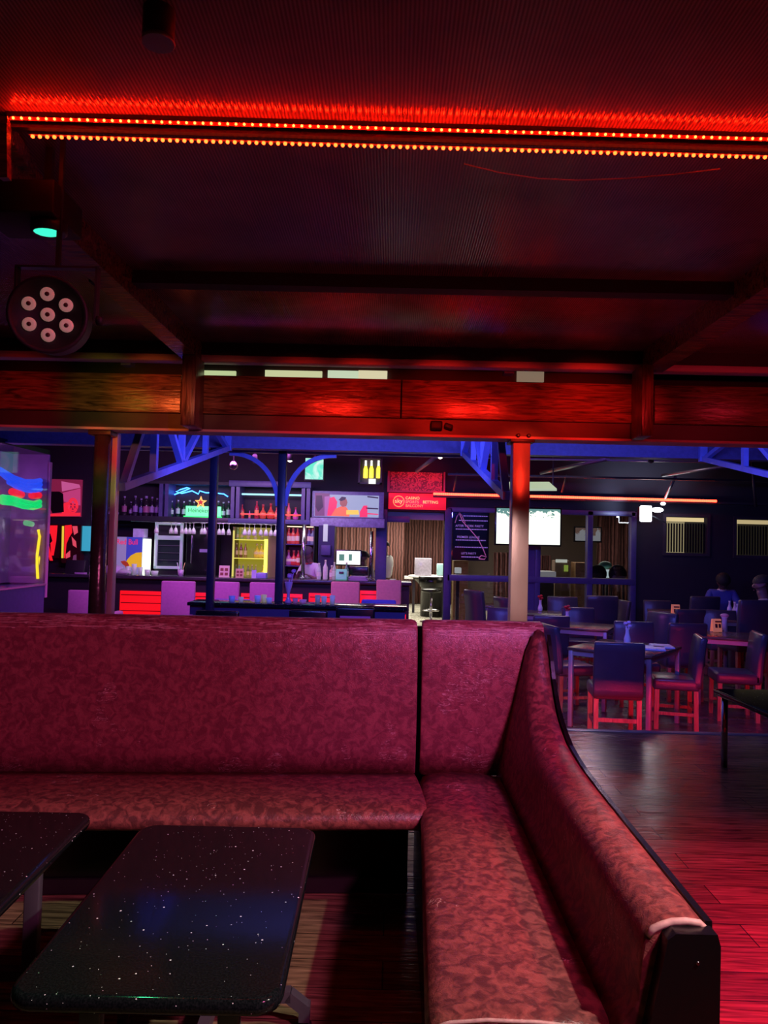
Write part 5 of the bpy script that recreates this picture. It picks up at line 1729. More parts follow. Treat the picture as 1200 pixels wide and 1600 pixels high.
for k in range(7):
    a = r_.random() * 6.28; rr = .02 + .05 * r_.random(); h = .24 + .12 * r_.random()
    mb = MB(); mb.sphere((p.x + rr * math.cos(a), 8.0 + rr * math.sin(a), zl + h), .024, 8, (1, 1, .8)); mb.tube([(p.x, 8.0, zl + .05), (p.x + rr * math.cos(a), 8.0 + rr * math.sin(a), zl + h)], .004, 5)
    part('flower', mb, mat('dusky_petal', (.45, .15, .45) if k % 2 else (.6, .3, .6), .7), root)

# ------------------------------------------------------------------ LEFT: glossy pane with added case of glowing tubes, wall pictures
pf, pn = P(70, 905, 8.6), P(-60, 934, 7.0)
zc0 = (pf.z + pn.z) / 2
zc1 = 2.25
dirc = (Vector((pf.x, 8.6, 0)) - Vector((pn.x, 7.0, 0))).normalized()
lft = Vector((-dirc.y, dirc.x, 0))
root = thing('reflection_pane', 'tall glossy glass pane at the left edge, with an added case behind it', 'cabinet', Vector(((pf.x + pn.x) / 2, 7.8, FL)))  # case added behind the pane to hold tubes standing in for its reflections
cb = Vector((pn.x, 7.0, 0)); ce = Vector((pf.x, 8.6, 0))
def wall_run(a, b, z0, z1, th, off=0.):
    mb = MB()
    o_ = a + lft * off
    e_ = b + lft * off
    mb._new([o_ + Vector((0, 0, z0)), e_ + Vector((0, 0, z0)), e_ + lft * th + Vector((0, 0, z0)), o_ + lft * th + Vector((0, 0, z0)), o_ + Vector((0, 0, z1)), e_ + Vector((0, 0, z1)), e_ + lft * th + Vector((0, 0, z1)), o_ + lft * th + Vector((0, 0, z1))], [(0, 1, 2, 3), (4, 5, 6, 7), (0, 1, 5, 4), (1, 2, 6, 5), (2, 3, 7, 6), (3, 0, 4, 7)])
    return mb
part('plinth', wall_run(cb, ce, FL, zc0 - .02, .6), M['blue_frame'], root)
part('bottom_trim', wall_run(cb - lft * .02, ce - lft * .02, zc0 - .02, zc0, .1), M['chrome'], root)
part('pane', wall_run(cb, ce, zc0, zc1, .006), glass_mat('left_pane_glass', (.9, .85, .92), .0, .03), root)
part('back', wall_run(cb, ce, zc0, zc1, .02, .42), mat('mauve_back', (.42, .22, .42), .45, noise=.3, nscale=3), root)
part('top', wall_run(cb, ce, zc1, zc1 + .05, .5), M['black'], root)
part('edge_post', wall_run(ce - dirc * .0, ce + dirc * .05, zc0 - .16, P(70, 722, 8.6).z, .03, -.01), mat('pink_edge', (.75, .25, .45), .4), root)
mb = MB(); mb._new([ce + Vector((0, 0, zc0)), ce + lft * .42 + Vector((0, 0, zc0)), ce + lft * .42 + Vector((0, 0, zc1)), ce + Vector((0, 0, zc1))], [(0, 1, 2, 3)]); mb._new([ce + dirc * .02 + Vector((0, 0, zc0)), ce + dirc * .02 + lft * .42 + Vector((0, 0, zc0)), ce + dirc * .02 + lft * .42 + Vector((0, 0, zc1)), ce + dirc * .02 + Vector((0, 0, zc1))], [(3, 2, 1, 0)])
part('end_panel', mb, mat('mauve_end', (.40, .2, .38), .5, noise=.4, nscale=3), root)  # mauve stands in for the purple glow in the pane
def cabp(px, py, off):
    """Where the sight line meets the plane inside the added case, off behind the glass."""
    o_ = Vector((0, 0, H)); d_ = _ray(px, py)
    t_ = ((cb + lft * off) - o_).dot(lft) / d_.dot(lft)
    return o_ + d_ * t_
def neon(lines, r, col, st, label, nm='glow_tube'):  # tubes that stand in for coloured reflections in the pane
    g = glow('reflection_glow', col, st)
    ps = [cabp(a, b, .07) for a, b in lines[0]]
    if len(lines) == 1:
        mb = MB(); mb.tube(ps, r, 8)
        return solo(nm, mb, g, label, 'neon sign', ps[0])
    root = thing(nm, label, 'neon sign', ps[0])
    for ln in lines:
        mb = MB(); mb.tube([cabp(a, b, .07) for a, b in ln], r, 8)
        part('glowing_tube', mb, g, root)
neon([[(-30, 724), (0, 734), (10, 740), (22, 747), (40, 753), (52, 753), (63, 751)], [(-30, 726), (0, 737), (12, 747), (24, 754), (40, 759), (52, 760), (63, 757)], [(14, 753), (26, 760), (40, 765), (52, 767), (63, 764)]], .030, (.02, .09, 1), 1.1, 'broad wavy blue glowing band, an added reflection in the left glass pane')
neon([[(3, 777), (20, 779), (36, 784), (52, 787), (62, 784)], [(3, 784), (20, 786), (36, 791), (52, 793), (62, 790)]], .030, (.0, .85, .16), 1.2, 'broad green glowing band, an added reflection in the left glass pane')
neon([[(18, 768), (34, 773)]], .038, (1, .01, .03), 1.1, 'short red glowing patch, an added reflection nearer the left in the glass pane')
neon([[(49, 774), (61, 774)]], .038, (1, .01, .03), 1.1, 'short red glowing patch, an added reflection nearer the pink edge of the glass pane')
neon([[(60, 828), (62, 838), (60, 852), (58, 868), (58, 885), (59, 904)]], .016, (1, .85, .02), 1.5, 'left wavy yellow glowing line, an added reflection in the glass pane')
neon([[(65, 832), (66, 844), (64, 858), (62.5, 872), (62, 900)]], .015, (1, .85, .02), 1.5, 'right wavy yellow glowing line, an added reflection in the glass pane')
neon([[(40, 817), (50, 819)]], .03, (.25, .9, .4), .6, 'small pale green glowing patch, an added reflection below the green band')
light('case_fill_light', 'POINT', (cb.lerp(ce, .55) + lft * .24 + Vector((0, 0, zc1 - .25))), (.75, .25, .95), 4.5, size=.05)  # lights added inside the case for the pane's purple glow
light('case_fill_light_low', 'POINT', (cb.lerp(ce, .5) + lft * .24 + Vector((0, 0, zc0 + .25))), (.85, .25, .75), 2.5, size=.05)
# car picture on the wall
X0, X1, Z0, Z1 = RC(74, 749, 126, 807, 12.4)
root = thing('car_picture', 'red-lit picture of a car front hung above the red posters', 'picture', ((X0 + X1) / 2, 12.4, Z0))
mb = MB(); mb.ext(X0, X1, 12.4, 12.462, Z0, Z1); part('board', mb, mat('picture_maroon', (.25, .02, .06), .3, emit=(.32, .02, .08), es=.5), root)
def fig(pl, m, dy, nm='picture_shape'):
    mb = MB(); pts = [P(a, b, 12.4) for a, b in pl]
    for p in pts: p.y = 12.398 - dy
    mb._new(pts, [tuple(range(len(pts)))]); mb.bm.normal_update()
    return part(nm, mb, m, root, None)
pk = glow('picture_pink', (.75, .12, .38), .7); rd = glow('picture_red', (1, .02, .05), .9); dk = mat('picture_dark', (.02, .005, .01), .4)
fig([(96, 752), (124, 757), (126, 762), (97, 768)], pk, .001); fig([(98, 770), (126, 763), (126, 790), (112, 786), (100, 784)], glow('picture_rose', (.7, .06, .25), .7), .002)
fig([(77, 772), (80, 768), (93, 768), (99, 772), (100, 800), (82, 802), (77, 790)], dk, .003)
fig([(100, 786), (108, 784), (110, 802), (96, 804)], rd, .0025)
c = P(114, 790, 12.4)
mb = MB()
for r_ in (.115, .085): mb.tube([Vector((c.x + r_ * .68 * math.cos(2 * PI * k / 20), 12.395, c.z + r_ * math.sin(2 * PI * k / 20))) for k in range(21)], .012, 6, caps=False)
for k in range(6): mb.tube([Vector((c.x, 12.395, c.z)), Vector((c.x + .05 * math.cos(k * 1.05), 12.395, c.z + .075 * math.sin(k * 1.05)))], .008, 5)
part('wheel_drawing', mb, rd, root)
fig([(74, 803), (126, 801), (126, 806), (74, 807)], rd, .004)
# red posters
for (x0, y0, x1, y1, lb, pls) in ((70, 819, 93, 872, 'red poster with a dark figure beside the glass pane', [([(71, 821), (90, 821), (88, 845), (84, 868), (80, 868), (79, 850), (74, 838)], 0), ([(72, 832), (79, 834), (82, 845), (78, 850), (73, 848)], 1), ([(72, 855), (77, 853), (83, 876), (78, 876)], 0)]),
                                 (97, 820, 126, 880, 'red poster with shining round shapes and yellow edge', [([(101, 821), (112, 820), (113, 832), (108, 840), (104, 850), (102, 872), (100, 872)], 0), ([(113, 822), (121, 822), (122, 832), (116, 836)], 2), ([(112, 838), (119, 846), (120, 856), (114, 852)], 2), ([(103, 866), (110, 860), (110, 870), (103, 873)], 2), ([(115, 868), (120, 866), (120, 882), (112, 886)], 3)])):
    X0, X1, Z0, Z1 = RC(x0, y0, x1, y1, 12.3)
    root = thing('red_poster', lb, 'poster', ((X0 + X1) / 2, 12.3, Z0), 0, 'red posters by the glass cabinet')
    mb = MB(); mb.ext(X0, X1, 12.3, 12.462, Z0, Z1); part('board', mb, mat('poster_black', (.06, .005, .01), .3), root)
    cs = [glow('poster_red', (1, .01, .02), .95), dk, glow('poster_pink', (.9, .08, .14), .8), mat('poster_pale', (.6, .4, .35), .5)]
    for j, (pl_, ci) in enumerate(pls):
        mb = MB(); pts = [P(a, b, 12.3) for a, b in pl_]
        for p in pts: p.y = 12.298 - .002 * j
        mb._new(pts, [tuple(range(len(pts)))])
        part('picture_shape', mb, cs[ci], root)
    if x0 == 97:
        mb = MB(); mb.bar(P(98.5, 822, 12.29), P(97.5, 872, 12.29), .025); part('yellow_edge', mb, glow('poster_yellow', (1, .7, .05), .8), root)
X0, X1, Z0, Z1 = RC(128, 822, 141, 861, 12.3)
mb = MB(); mb.ext(X0, X1, 12.3, 12.462, Z0, Z1, .004); solo('blue_screen', mb, glow('sky_blue_panel', (.05, .45, .7), .75), 'narrow upright sky-blue glowing panel left of the dark round post', 'screen', ((X0 + X1) / 2, 12.3, Z0))
X0, X1, Z0, Z1 = RC(84, 876, 115, 908, 11.4)
root = thing('till_monitor', 'back of a black tilted till screen below the red posters', 'monitor', ((X0 + X1) / 2, 11.4, zct))
mb = MB(); mb.box(((X0 + X1) / 2, 11.8, (Z0 + Z1) / 2), (X1 - X0, .04, Z1 - Z0), Matrix.Rotation(rad(-14), 3, 'X'), .008); part('screen_back', mb, M['matte_black'], root)
mb = MB(); mb.bar(((X0 + X1) / 2, 11.84, zct), ((X0 + X1) / 2, 11.83, Z0 + .1), .06, .03); part('stand', mb, M['matte_black'], root)
# ================================================================== DINING FURNITURE
M['chair'] = mat('dark_leather', (.06, .05, .075), .28, noise=.2, nscale=8, bump=.12, bscale=90)
M['chair_wood'] = wood_mat('chair_leg_wood', (.16, .08, .05), (.36, .2, .12), .35, 'Z')
M['table_wood'] = wood_mat('polished_table_wood', (.05, .03, .025), (.20, .12, .09), .16)
M['table_frame'] = mat('table_frame_grey', (.35, .32, .36), .4, .4)
def make_chair():
    root = thing('dining_chair', 'x', 'chair', (0, 0, 0), 0, 'dark leather dining chairs')
    w = .43
    # backrest: gently curved and rolled at the top
    prof = []
    for k in range(9):
        t = k / 8
        prof.append((-.17 - .05 * t ** 1.6, .40 + .46 * t))
    secs = []
    for (y, z), nxt in zip(prof, prof[1:] + [(-.225, .90)]):
        secs.append([Vector((sx * (w / 2 - ins), y + dy, z)) for sx, ins, dy in ((-1, .0, -.022), (-1, .0, .022), (-1, .012, .034), (1, .012, .034), (1, .0, .022), (1, .0, -.022), (1, .012, -.034), (-1, .012, -.034))])
    top = secs[-1]
    cy_ = sum(p.y for p in top) / 8
    secs.append([Vector((p.x * .985, cy_ + (p.y - cy_) * .8, .872)) for p in top])
    secs.append([Vector((p.x * .96, cy_ + (p.y - cy_) * .4, .88)) for p in top])
    mb = MB(); mb.loft(secs); mb.build('backrest', M['chair'], root)
    mb = MB(); mb.box((0, .02, .425), (w, .42, .11), None, .028, 3); mb.build('seat', M['chair'], root)
    for sx in (-1, 1):
        for sy in (-1, 1):
            mb = MB(); mb.bar((sx * (w / 2 - .03), .02 + sy * .18, 0), (sx * (w / 2 - .03), .02 + sy * .175, .375), .04); mb.build('leg', M['chair_wood'], root)
    for sx in (-1, 1):
        mb = MB(); mb.bar((sx * (w / 2 - .03), -.15, .15), (sx * (w / 2 - .03), .19, .15), .02, .03); mb.build('stretcher', M['chair_wood'], root)
    mb = MB(); mb.bar((-(w / 2 - .03), -.16, .19), (w / 2 - .03, -.16, .19), .02, .035); mb.build('stretcher', M['chair_wood'], root)
    return root
chair0 = make_chair()
used = [0]
def chair(px, py, rz, label, sc=1.0, Y=None):
    o = chair0 if not used[0] else copy_tree(chair0)
    used[0] += 1
    T = PZ(px, py, FL + .88 * sc) if Y is None else P(px, py, Y)
    Rm = Matrix.Rotation(rad(rz), 3, 'Z')
    if Y is not None:
        sc = (T.z - FL) / .88
    v = T - Rm @ Vector((0, -.22, .88)) * sc
    o.location = (v.x, v.y, FL)
    o.rotation_euler = (0, 0, rad(rz))
    o.scale = (max(.95, min(sc, 1.06)), max(.95, min(sc, 1.06)), sc)
    o['label'] = label
    return o
chair(968, 1004, -6, 'dark dining chair nearest the deck edge, seen from behind in front of the near table')
chair(1094, 993, 78, 'dark dining chair facing left at the right side of the near table')
chair(990, 971, 172, 'dark chair on the far side of the near table, its front lit blue')
chair(857, 976, -78, 'dark chair with red-lit seat left of the near table, by the bench end')
chair(862, 962, 2, 'dark chair back between the bench end and the left table with the vase')
chair(1075, 974, 4, 'broad dark chair back seen from behind between the near table and the menu card table')
chair(1036, 957, 128, 'chair with a red-lit inner back standing behind the near table')
chair(1079, 952, 8, 'dark rounded chair back left of the tall cup and behind the menu card')
chair(1124, 953, 170, 'chair facing the deck right behind the table with menu card and tall cup')
chair(1027, 938, 176, 'chair facing the deck near the far wall, left of the small menu card')
chair(903, 949, 174, 'olive-glinting chair facing the deck behind the left table with the vase')
chair(942, 931, 2, 'tall black chair back in the middle of the hall, in line with the window mullion', Y=11.3)
chair(879, 932, 176, 'far chair facing the deck in front of the window, right of the bare-steel post', Y=11.9)
chair(1186, 988, 80, 'dark chair cut by the right picture edge, beyond the low stone table')
chair(1103, 932, 6, 'far chair back with a pale top edge in front of the person in blue', Y=11.6)
chair(738, 922, -62, 'dark chair facing right by the doorway, left of the bare-steel post', Y=11.4)
chair(784, 933, -70, 'second dark chair from the doorway, turned right, just left of the bare-steel post', Y=10.6)
chair(790, 950, 172, 'olive-dark chair partly hidden behind the bare-steel post', Y=9.6)
chair(1186, 938, 10, 'dark chair back in front of the person at the right picture edge', Y=9.4)
chair(975, 938, 100, 'far chair turned left, right of the tall black chair back', Y=12.5)

def dining_table(cx, cy, w, l, rz, label):
    root = thing('dining_table', label, 'table', (cx, cy, FL), rad(rz), 'square dining tables')
    mb = MB(); mb.box((0, 0, .737), (w, l, .026), None, .004); mb.build('tabletop', M['table_wood'], root)
    mb = MB()
    for s in (-1, 1):
        mb.box((0, s * (l / 2 - .03), .70), (w - .06, .02, .05)); mb.box((s * (w / 2 - .03), 0, .70), (.02, l - .06, .05))
    mb.build('apron', M['table_frame'], root)
    for sx in (-1, 1):
        for sy in (-1, 1):
            mb = MB(); mb.bar((sx * (w / 2 - .03), sy * (l / 2 - .03), 0), (sx * (w / 2 - .03), sy * (l / 2 - .03), .724), .042, bev=.004); mb.build('leg', M['table_frame'], root)
    return root
c4 = [PZ(a, b, FL + .75) for a, b in ((901.7, 1012.4), (1038.5, 1027.3), (1050.5, 1008.3), (924.5, 996.6))]
ca = sum(c4, Vector()) / 4
dining_table(ca.x, ca.y, .80, .92, math.degrees(math.atan2(c4[1].y - c4[0].y, c4[1].x - c4[0].x)), 'square dining table nearest the deck edge, with a flower vase and booklets')
ZT = FL + .7505
tb = PZ(1138, 992, ZT); dining_table(tb.x, tb.y, .66, .70, -22, 'small dining table on the right with menu card and tall cup')
tcp = PZ(1048, 953, ZT); dining_table(tcp.x, tcp.y, .7, .7, -15, 'far dining table with one small menu card')
td = PZ(908, 977, ZT); dining_table(td.x, td.y, .75, .75, -25, 'dining table on the left with a red-flowered white vase, before the olive chair')
te = PZ(848, 957, ZT); dining_table(te.x, te.y, .75, .7, -10, 'dining table with a red-flowered white vase just right of the bare-steel post')
tf = P(1165, 950, 10.8); dining_table(tf.x, 10.9, .8, .7, 0, 'dining table at the far right crowded with white bottles')
tg = PZ(735, 947, ZT); dining_table(P(765, 940, 12.2).x, 12.3, .7, .6, 0, 'far dining table behind the two right-facing chairs by the doorway')

def bud_vase(p, label, petals, tilt=0, tall=.16):
    root = thing('bud_vase', label, 'vase', p, 0, 'white bud vases on the dining tables')
    mb = MB(); mb.lathe([(.028, 0), (.034, .012), (.034, .05), (.02, .10), (.017, tall - .01), (.022, tall), (.017, tall), (.012, .05)], p, 14)
    part('body', mb, mat('white_porcelain', (.8, .75, .8), .25), root)
    r_ = random.Random(int(p.x * 100))
    for k in range(4):
        a = k * 1.7; q = Vector(p) + Vector((.022 * math.cos(a), .022 * math.sin(a), tall + .03 + .012 * k))
        mb = MB(); mb.tube([Vector(p) + Vector((0, 0, .03)), q], .003, 5); mb.sphere(q, .022, 8, (1, 1, .75))
        part('flower', mb, mat('petal', petals, .6), root)
    return root
bud_vase(PZ(886, 976, ZT), 'white bud vase with red flower on the left table before the olive chair', (.7, .02, .03))
bud_vase(PZ(844, 955, ZT), 'white bud vase with red flower just right of the bare-steel post', (.7, .02, .03))
bud_vase(PZ(980, 1006, ZT), 'slim lilac-lit bud vase with pale flowers on the near table', (.8, .6, .8), tall=.15)
def menu(p, w, h, rz, label):
    root = thing('menu_card', label, 'menu card', p, rad(rz), 'orange menu cards on the dining tables')
    mb = MB(); mb.box((0, .02, h / 2 + .002), (w, .008, h), Matrix.Rotation(rad(-10), 3, 'X')); mb.box((0, .06, h / 2 + .002), (w, .008, h), Matrix.Rotation(rad(10), 3, 'X'))
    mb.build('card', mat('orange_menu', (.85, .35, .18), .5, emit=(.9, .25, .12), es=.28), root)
    mb = MB(); mb.box((0, .0, h * .82), (w * .7, .004, h * .12), Matrix.Rotation(rad(-10), 3, 'X'))
    for k in (-1, 1): mb.box((k * w * .2, .0, h * .5), (w * .26, .004, h * .3), Matrix.Rotation(rad(-10), 3, 'X'))
    mb.build('print', mat('menu_print', (.2, .02, .03), .5), root)
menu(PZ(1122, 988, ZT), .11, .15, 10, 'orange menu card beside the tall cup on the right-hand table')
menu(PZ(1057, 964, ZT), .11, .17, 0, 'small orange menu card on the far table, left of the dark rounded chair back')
p = PZ(1132, 985, ZT)
root = thing('tall_cup', 'tall white cup with a domed top beside the menu card on the right-hand table', 'cup', p)
mb = MB(); mb.lathe([(.032, 0), (.028, .06), (.032, .15), (.045, .165)], p, 14); part('body', mb, mat('white_cup', (.8, .7, .8), .4), root)
mb = MB(); mb.sphere(p + Vector((0, 0, .178)), .052, 12, (1, 1, .45)); part('lid', mb, mat('rosy_lid', (.75, .4, .45), .5), root)
for k, (a, b, rz) in enumerate(((1022, 1014, 14), (1034, 1011, 22))):
    p = PZ(a, b, ZT)
    mb = MB(); mb.box((0, 0, .006), (.20, .26, .012), None, .003); mb.box((.0, 0, .014), (.19, .25, .004))
    o = mb.build('menu_booklet', mat('pale_booklet', (.6, .6, .75), .35)); o.location = p; o.rotation_euler = (0, 0, rad(rz - 30))
    tag(o, ('pale booklet lying beside the chair back on the near table', 'second pale booklet toward the right corner of the near table')[k], 'booklet', 'booklets on the near table')
for i, px in enumerate((1140, 1148, 1152, 1156, 1160)):
    p = P(px, 950, 10.7 + .08 * (i % 2)); z = FL + .7505
    bottle(('wine', 'beer', 'wine', 'spirit', 'wine')[i], (.7, .6, .75), (.85, .75, .85), (.8, .7, .8), (p.x, p.y, z), '%s pale bottle from the left in the cluster beside the person in blue' % ORD[i], 'pale bottles on the far right table', .26 - .02 * (i % 3))

# ================================================================== CASINO INTERIOR
pale = mat('pale_counter', (.75, .75, .72), .4)
p = P(672, 905, 17.6)
root = thing('gaming_table', 'pale round-fronted gaming table in the casino doorway', 'table', (p.x, 17.8, FL))
mb = MB(); mb.lathe([(.3, FL), (.3, FL + .7), (.48, FL + .86), (.5, FL + .9), (.02, FL + .9)], (p.x + .1, 17.9, 0), 24); part('body', mb, M['black'], root)
mb = MB(); mb.lathe([(.02, FL + .9), (.58, FL + .9), (.60, FL + .92), (.58, FL + .94), (.02, FL + .94)], (p.x + .1, 17.9, 0), 28); part('top', mb, pale, root)
zt2 = FL + .94
X0, X1, Z0, Z1 = RC(648, 879, 674, 893, 17.7)
mb = MB(); mb.ext(X0, X1, 17.6, 17.95, zt2, Z1 + .1, .01); solo('acrylic_box', mb, mat('clear_lilac_box', (.55, .5, .6), .15, noise=.4, nscale=20), 'clear lilac box standing on the casino gaming table', 'box', ((X0 + X1) / 2, 17.8, zt2))
p = P(663, 880, 18.2); mb = MB(); mb.lathe([(.09, zt2), (.09, zt2 + .34), (.06, zt2 + .36)], (p.x, 18.2, 0), 14); solo('white_canister', mb, mat('white_canister', (.8, .8, .76), .4), 'upright white canister behind the lilac box in the casino', 'canister', (p.x, 18.2, zt2))
X0, X1, Z0, Z1 = RC(683, 876, 700, 893, 18.0)
mb = MB(); mb.ext(X0, X1, 17.9, 18.2, zt2, zt2 + .28, .02); solo('teal_machine', mb, mat('teal_machine', (.35, .6, .58), .4), 'pale teal machine on the casino table beside the door jamb', 'machine', ((X0 + X1) / 2, 18.05, zt2))
p = P(674, 920, 16.6)
root = thing('casino_stool', 'black round-backed swivel stool in the casino doorway', 'stool', (p.x, 16.6, FL))
mb = MB(); mb.lathe([(.02, FL + .62), (.2, FL + .64), (.22, FL + .68), (.2, FL + .71), (.02, FL + .72)], (p.x, 16.6, 0), 20); part('seat', mb, M['black'], root)
mb = MB()
pr = [Vector((p.x + .24 * math.cos(a), 16.6 + .24 * math.sin(a), 0)) for a in [rad(200 + 140 * k / 10) for k in range(11)]]
mb.loft([[q + Vector((0, 0, FL + .76)), q + Vector((0, 0, FL + .98)) + (q - Vector((p.x, 16.6, 0))) * .15, q * 1 + (q - Vector((p.x, 16.6, 0))) * .27 + Vector((0, 0, FL + .98)), q + (q - Vector((p.x, 16.6, 0))) * .12 + Vector((0, 0, FL + .76))] for q in pr]); part('backrest', mb, M['black'], root)
mb = MB(); mb.tube([(p.x, 16.6, FL + .02), (p.x, 16.6, FL + .63)], .03, 10); part('column', mb, M['chrome'], root)
mb = MB(); mb.lathe([(.24, FL), (.24, FL + .015), (.05, FL + .04)], (p.x, 16.6, 0), 20); part('base', mb, M['chrome'], root)
mb = MB(); mb.tube([(p.x + .17 * math.cos(2 * PI * k / 16), 16.6 + .17 * math.sin(2 * PI * k / 16), FL + .25) for k in range(17)], .015, 6, caps=False); part('foot_ring', mb, M['chrome'], root)
X0, X1, Z0, Z1 = RC(632, 901, 662, 905, 18.5)
root = thing('wall_shelf', 'thin pale ledge in front of the doorway curtain', 'shelf', ((X0 + X1) / 2, 18.6, FL))
mb = MB(); mb.ext(X0, X1, 18.5, 18.8, Z0, Z1); part('board', mb, pale, root)
mb = MB(); mb.ext((X0 + X1) / 2 - .03, (X0 + X1) / 2 + .03, 18.62, 18.68, FL, Z0); part('leg', mb, M['dark_steel'], root)
# through the windows
X0, X1, Z0, Z1 = RC(838, 893, 869, 904, 15.0)
root = thing('casino_counter', 'bright white counter behind the glass right of the bare-steel post', 'counter', ((X0 + X1) / 2, 15.2, FL))
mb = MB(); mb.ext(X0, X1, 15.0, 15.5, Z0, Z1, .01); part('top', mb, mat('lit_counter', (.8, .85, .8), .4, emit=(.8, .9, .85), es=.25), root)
mb = MB(); mb.ext(X0 + .03, X1 - .03, 15.05, 15.45, FL, Z0); part('body', mb, M['matte_black'], root)
X0, X1, Z0, Z1 = RC(867, 872, 890, 893, 15.6)
mb = MB(); mb.ext(X0, X1, 15.6, 15.9, FL, Z1 - .05, .01); solo('casino_cabinet', mb, mat('brown_cabinet', (.25, .17, .10), .6), 'brown cabinet with green-lit things behind the glass, left of the window mullion', 'cabinet', ((X0 + X1) / 2, 15.75, FL))
a, b, c_, d_ = RC(868, 874, 886, 879, 15.6); mb = MB(); mb.ext(a, b, 15.58, 15.6, c_, d_); solo('light_bar', mb, glow('pale_light_bar', (.9, 1, .8), .9), 'pale light bar on the brown cabinet behind the glass', 'lamp', ((a + b) / 2, 15.59, c_))
a, b, c_, d_ = RC(882, 883, 888, 893, 15.55); mb = MB(); mb.ext(a, b, 15.56, 15.598, c_, d_); solo('green_box', mb, glow('lime_box', (.5, .75, .1), .7), 'small lime green lit box behind the glass, on the brown cabinet', 'box', ((a + b) / 2, 15.57, c_))
X0, X1, Z0, Z1 = RC(899, 825, 938, 845, 16.5)
root = thing('television', 'small wall television glowing behind the glass at the window mullion', 'television', ((X0 + X1) / 2, 16.5, Z0))
mb = MB(); mb.ext(X0 - .03, X1 + .03, 16.5, 16.56, Z0 - .03, Z1 + .03); part('casing', mb, M['black'], root)
mb = MB(); mb.ext(X0, X1, 16.485, 16.498, Z0, Z1); part('screen', mb, screen_noise_mat('casino_tv_picture', (.5, .55, .55), (.22, .12, .08), 4, -.5, .5, .6), root)
mb = MB(); mb.bar(((X0 + X1) / 2, 16.53, Z1), ((X0 + X1) / 2, 16.53, 2.35), .05); part('hanger', mb, M['dark_steel'], root)
X0, X1, Z0, Z1 = RC(899, 879, 919, 906, 15.4)
mb = MB(); mb.ext(X0, X1, 15.4, 15.8, FL, Z1, .01); solo('wooden_cabinet', mb, wood_mat('amber_wood', (.25, .13, .05), (.5, .3, .14), .5), 'amber wooden cabinet behind the glass left of the window mullion', 'cabinet', ((X0 + X1) / 2, 15.6, FL))
X0, X1, Z0, Z1 = RC(709, 876, 732, 893, 15.2)
root = thing('drawer_cabinet', 'yellow wooden drawer unit behind the lettered window', 'drawers', ((X0 + X1) / 2, 15.4, FL))
mb = MB(); mb.ext(X0, X1, 15.2, 15.6, FL, Z1, .006); part('carcass', mb, wood_mat('yellow_wood', (.45, .28, .08), (.75, .52, .2), .5), root)
h_ = (Z1 - FL) / 5
for k in range(5):
    for s in (0, 1):
        xm = X0 + (X1 - X0) * (.5 * s + .25)
        mb = MB(); mb.ext(xm - (X1 - X0) * .23, xm + (X1 - X0) * .23, 15.185, 15.2, FL + h_ * k + .02, FL + h_ * (k + 1) - .02); part('drawer', mb, wood_mat('drawer_wood', (.5, .3, .09), (.8, .56, .22), .5), root)
X0, X1, Z0, Z1 = RC(711, 887, 721, 896, 14.6)
root = thing('white_machine', 'small bright white machine on a stand behind the lettered window', 'machine', ((X0 + X1) / 2, 14.7, FL))
mb = MB(); mb.ext(X0, X1, 14.6, 14.75, Z0, Z1, .01); part('body', mb, glow('white_machine_face', (.9, 1, .95), .7), root)
mb = MB(); mb.ext(X0 + .03, X1 - .03, 14.64, 14.72, FL, Z0); part('stand', mb, M['dark_steel'], root)
p = P(717, 864, 16.5); mb = MB(); mb.sphere(p, .16, 14, (1, .6, 1)); mb.tube([p + Vector((0, 0, .1)), (p.x, p.y, 2.35)], .012, 6)
solo('red_lamp', mb, glow('red_lantern', (1, .01, .03), .8), 'red glowing lantern hanging behind the lettered window', 'lamp', p)
X0, X1, Z0, Z1 = RC(945, 890, 956, 903, 14.8)
root = thing('green_lamp', 'desk lamp with green shade and bright pad behind the rightmost large window', 'lamp', ((X0 + X1) / 2, 14.9, FL))
mb = MB(); mb.ext(X0, X1, 14.8, 14.9, Z0, Z1, .01); part('bright_pad', mb, glow('bright_pad', (.75, 1, .95), .9), root)
mb = MB(); mb.sphere(((X0 + X1) / 2 - .02, 14.95, Z1 + .08), .13, 12, (1, .6, .6)); part('shade', mb, mat('green_shade', (.1, .3, .22), .4), root)
mb = MB(); mb.tube([((X0 + X1) / 2, 14.9, FL), ((X0 + X1) / 2, 14.9, Z0)], .03, 8); part('stand', mb, M['dark_steel'], root)
for i, (px, lb) in enumerate(((934, 'dark round chair back left of the green lamp, behind the glass'), (965, 'dark round chair back right of the green lamp, behind the glass'))):
    p = P(px, 895, 14.2)
    root = thing('casino_chair', lb, 'chair', (p.x, 14.2, FL), 0, 'round-backed casino chairs behind the glass')
    mb = MB(); mb.sphere((p.x, 14.2, p.z - .02), .17, 14, (1, .35, 1)); part('backrest', mb, M['matte_black'], root)
    mb = MB(); mb.ext(p.x - .2, p.x + .2, 14.2, 14.55, FL + .42, FL + .5, .02); part('seat', mb, M['matte_black'], root)
    for sx in (-1, 1):
        mb = MB(); mb.bar((p.x + sx * .12, 14.2, FL + .45), (p.x + sx * .10, 14.2, p.z - .1), .03); part('upright', mb, M['dark_steel'], root)
        for yy in (14.22, 14.52):
            mb = MB(); mb.bar((p.x + sx * .17, yy, FL), (p.x + sx * .17, yy, FL + .43), .03); part('leg', mb, M['dark_steel'], root)

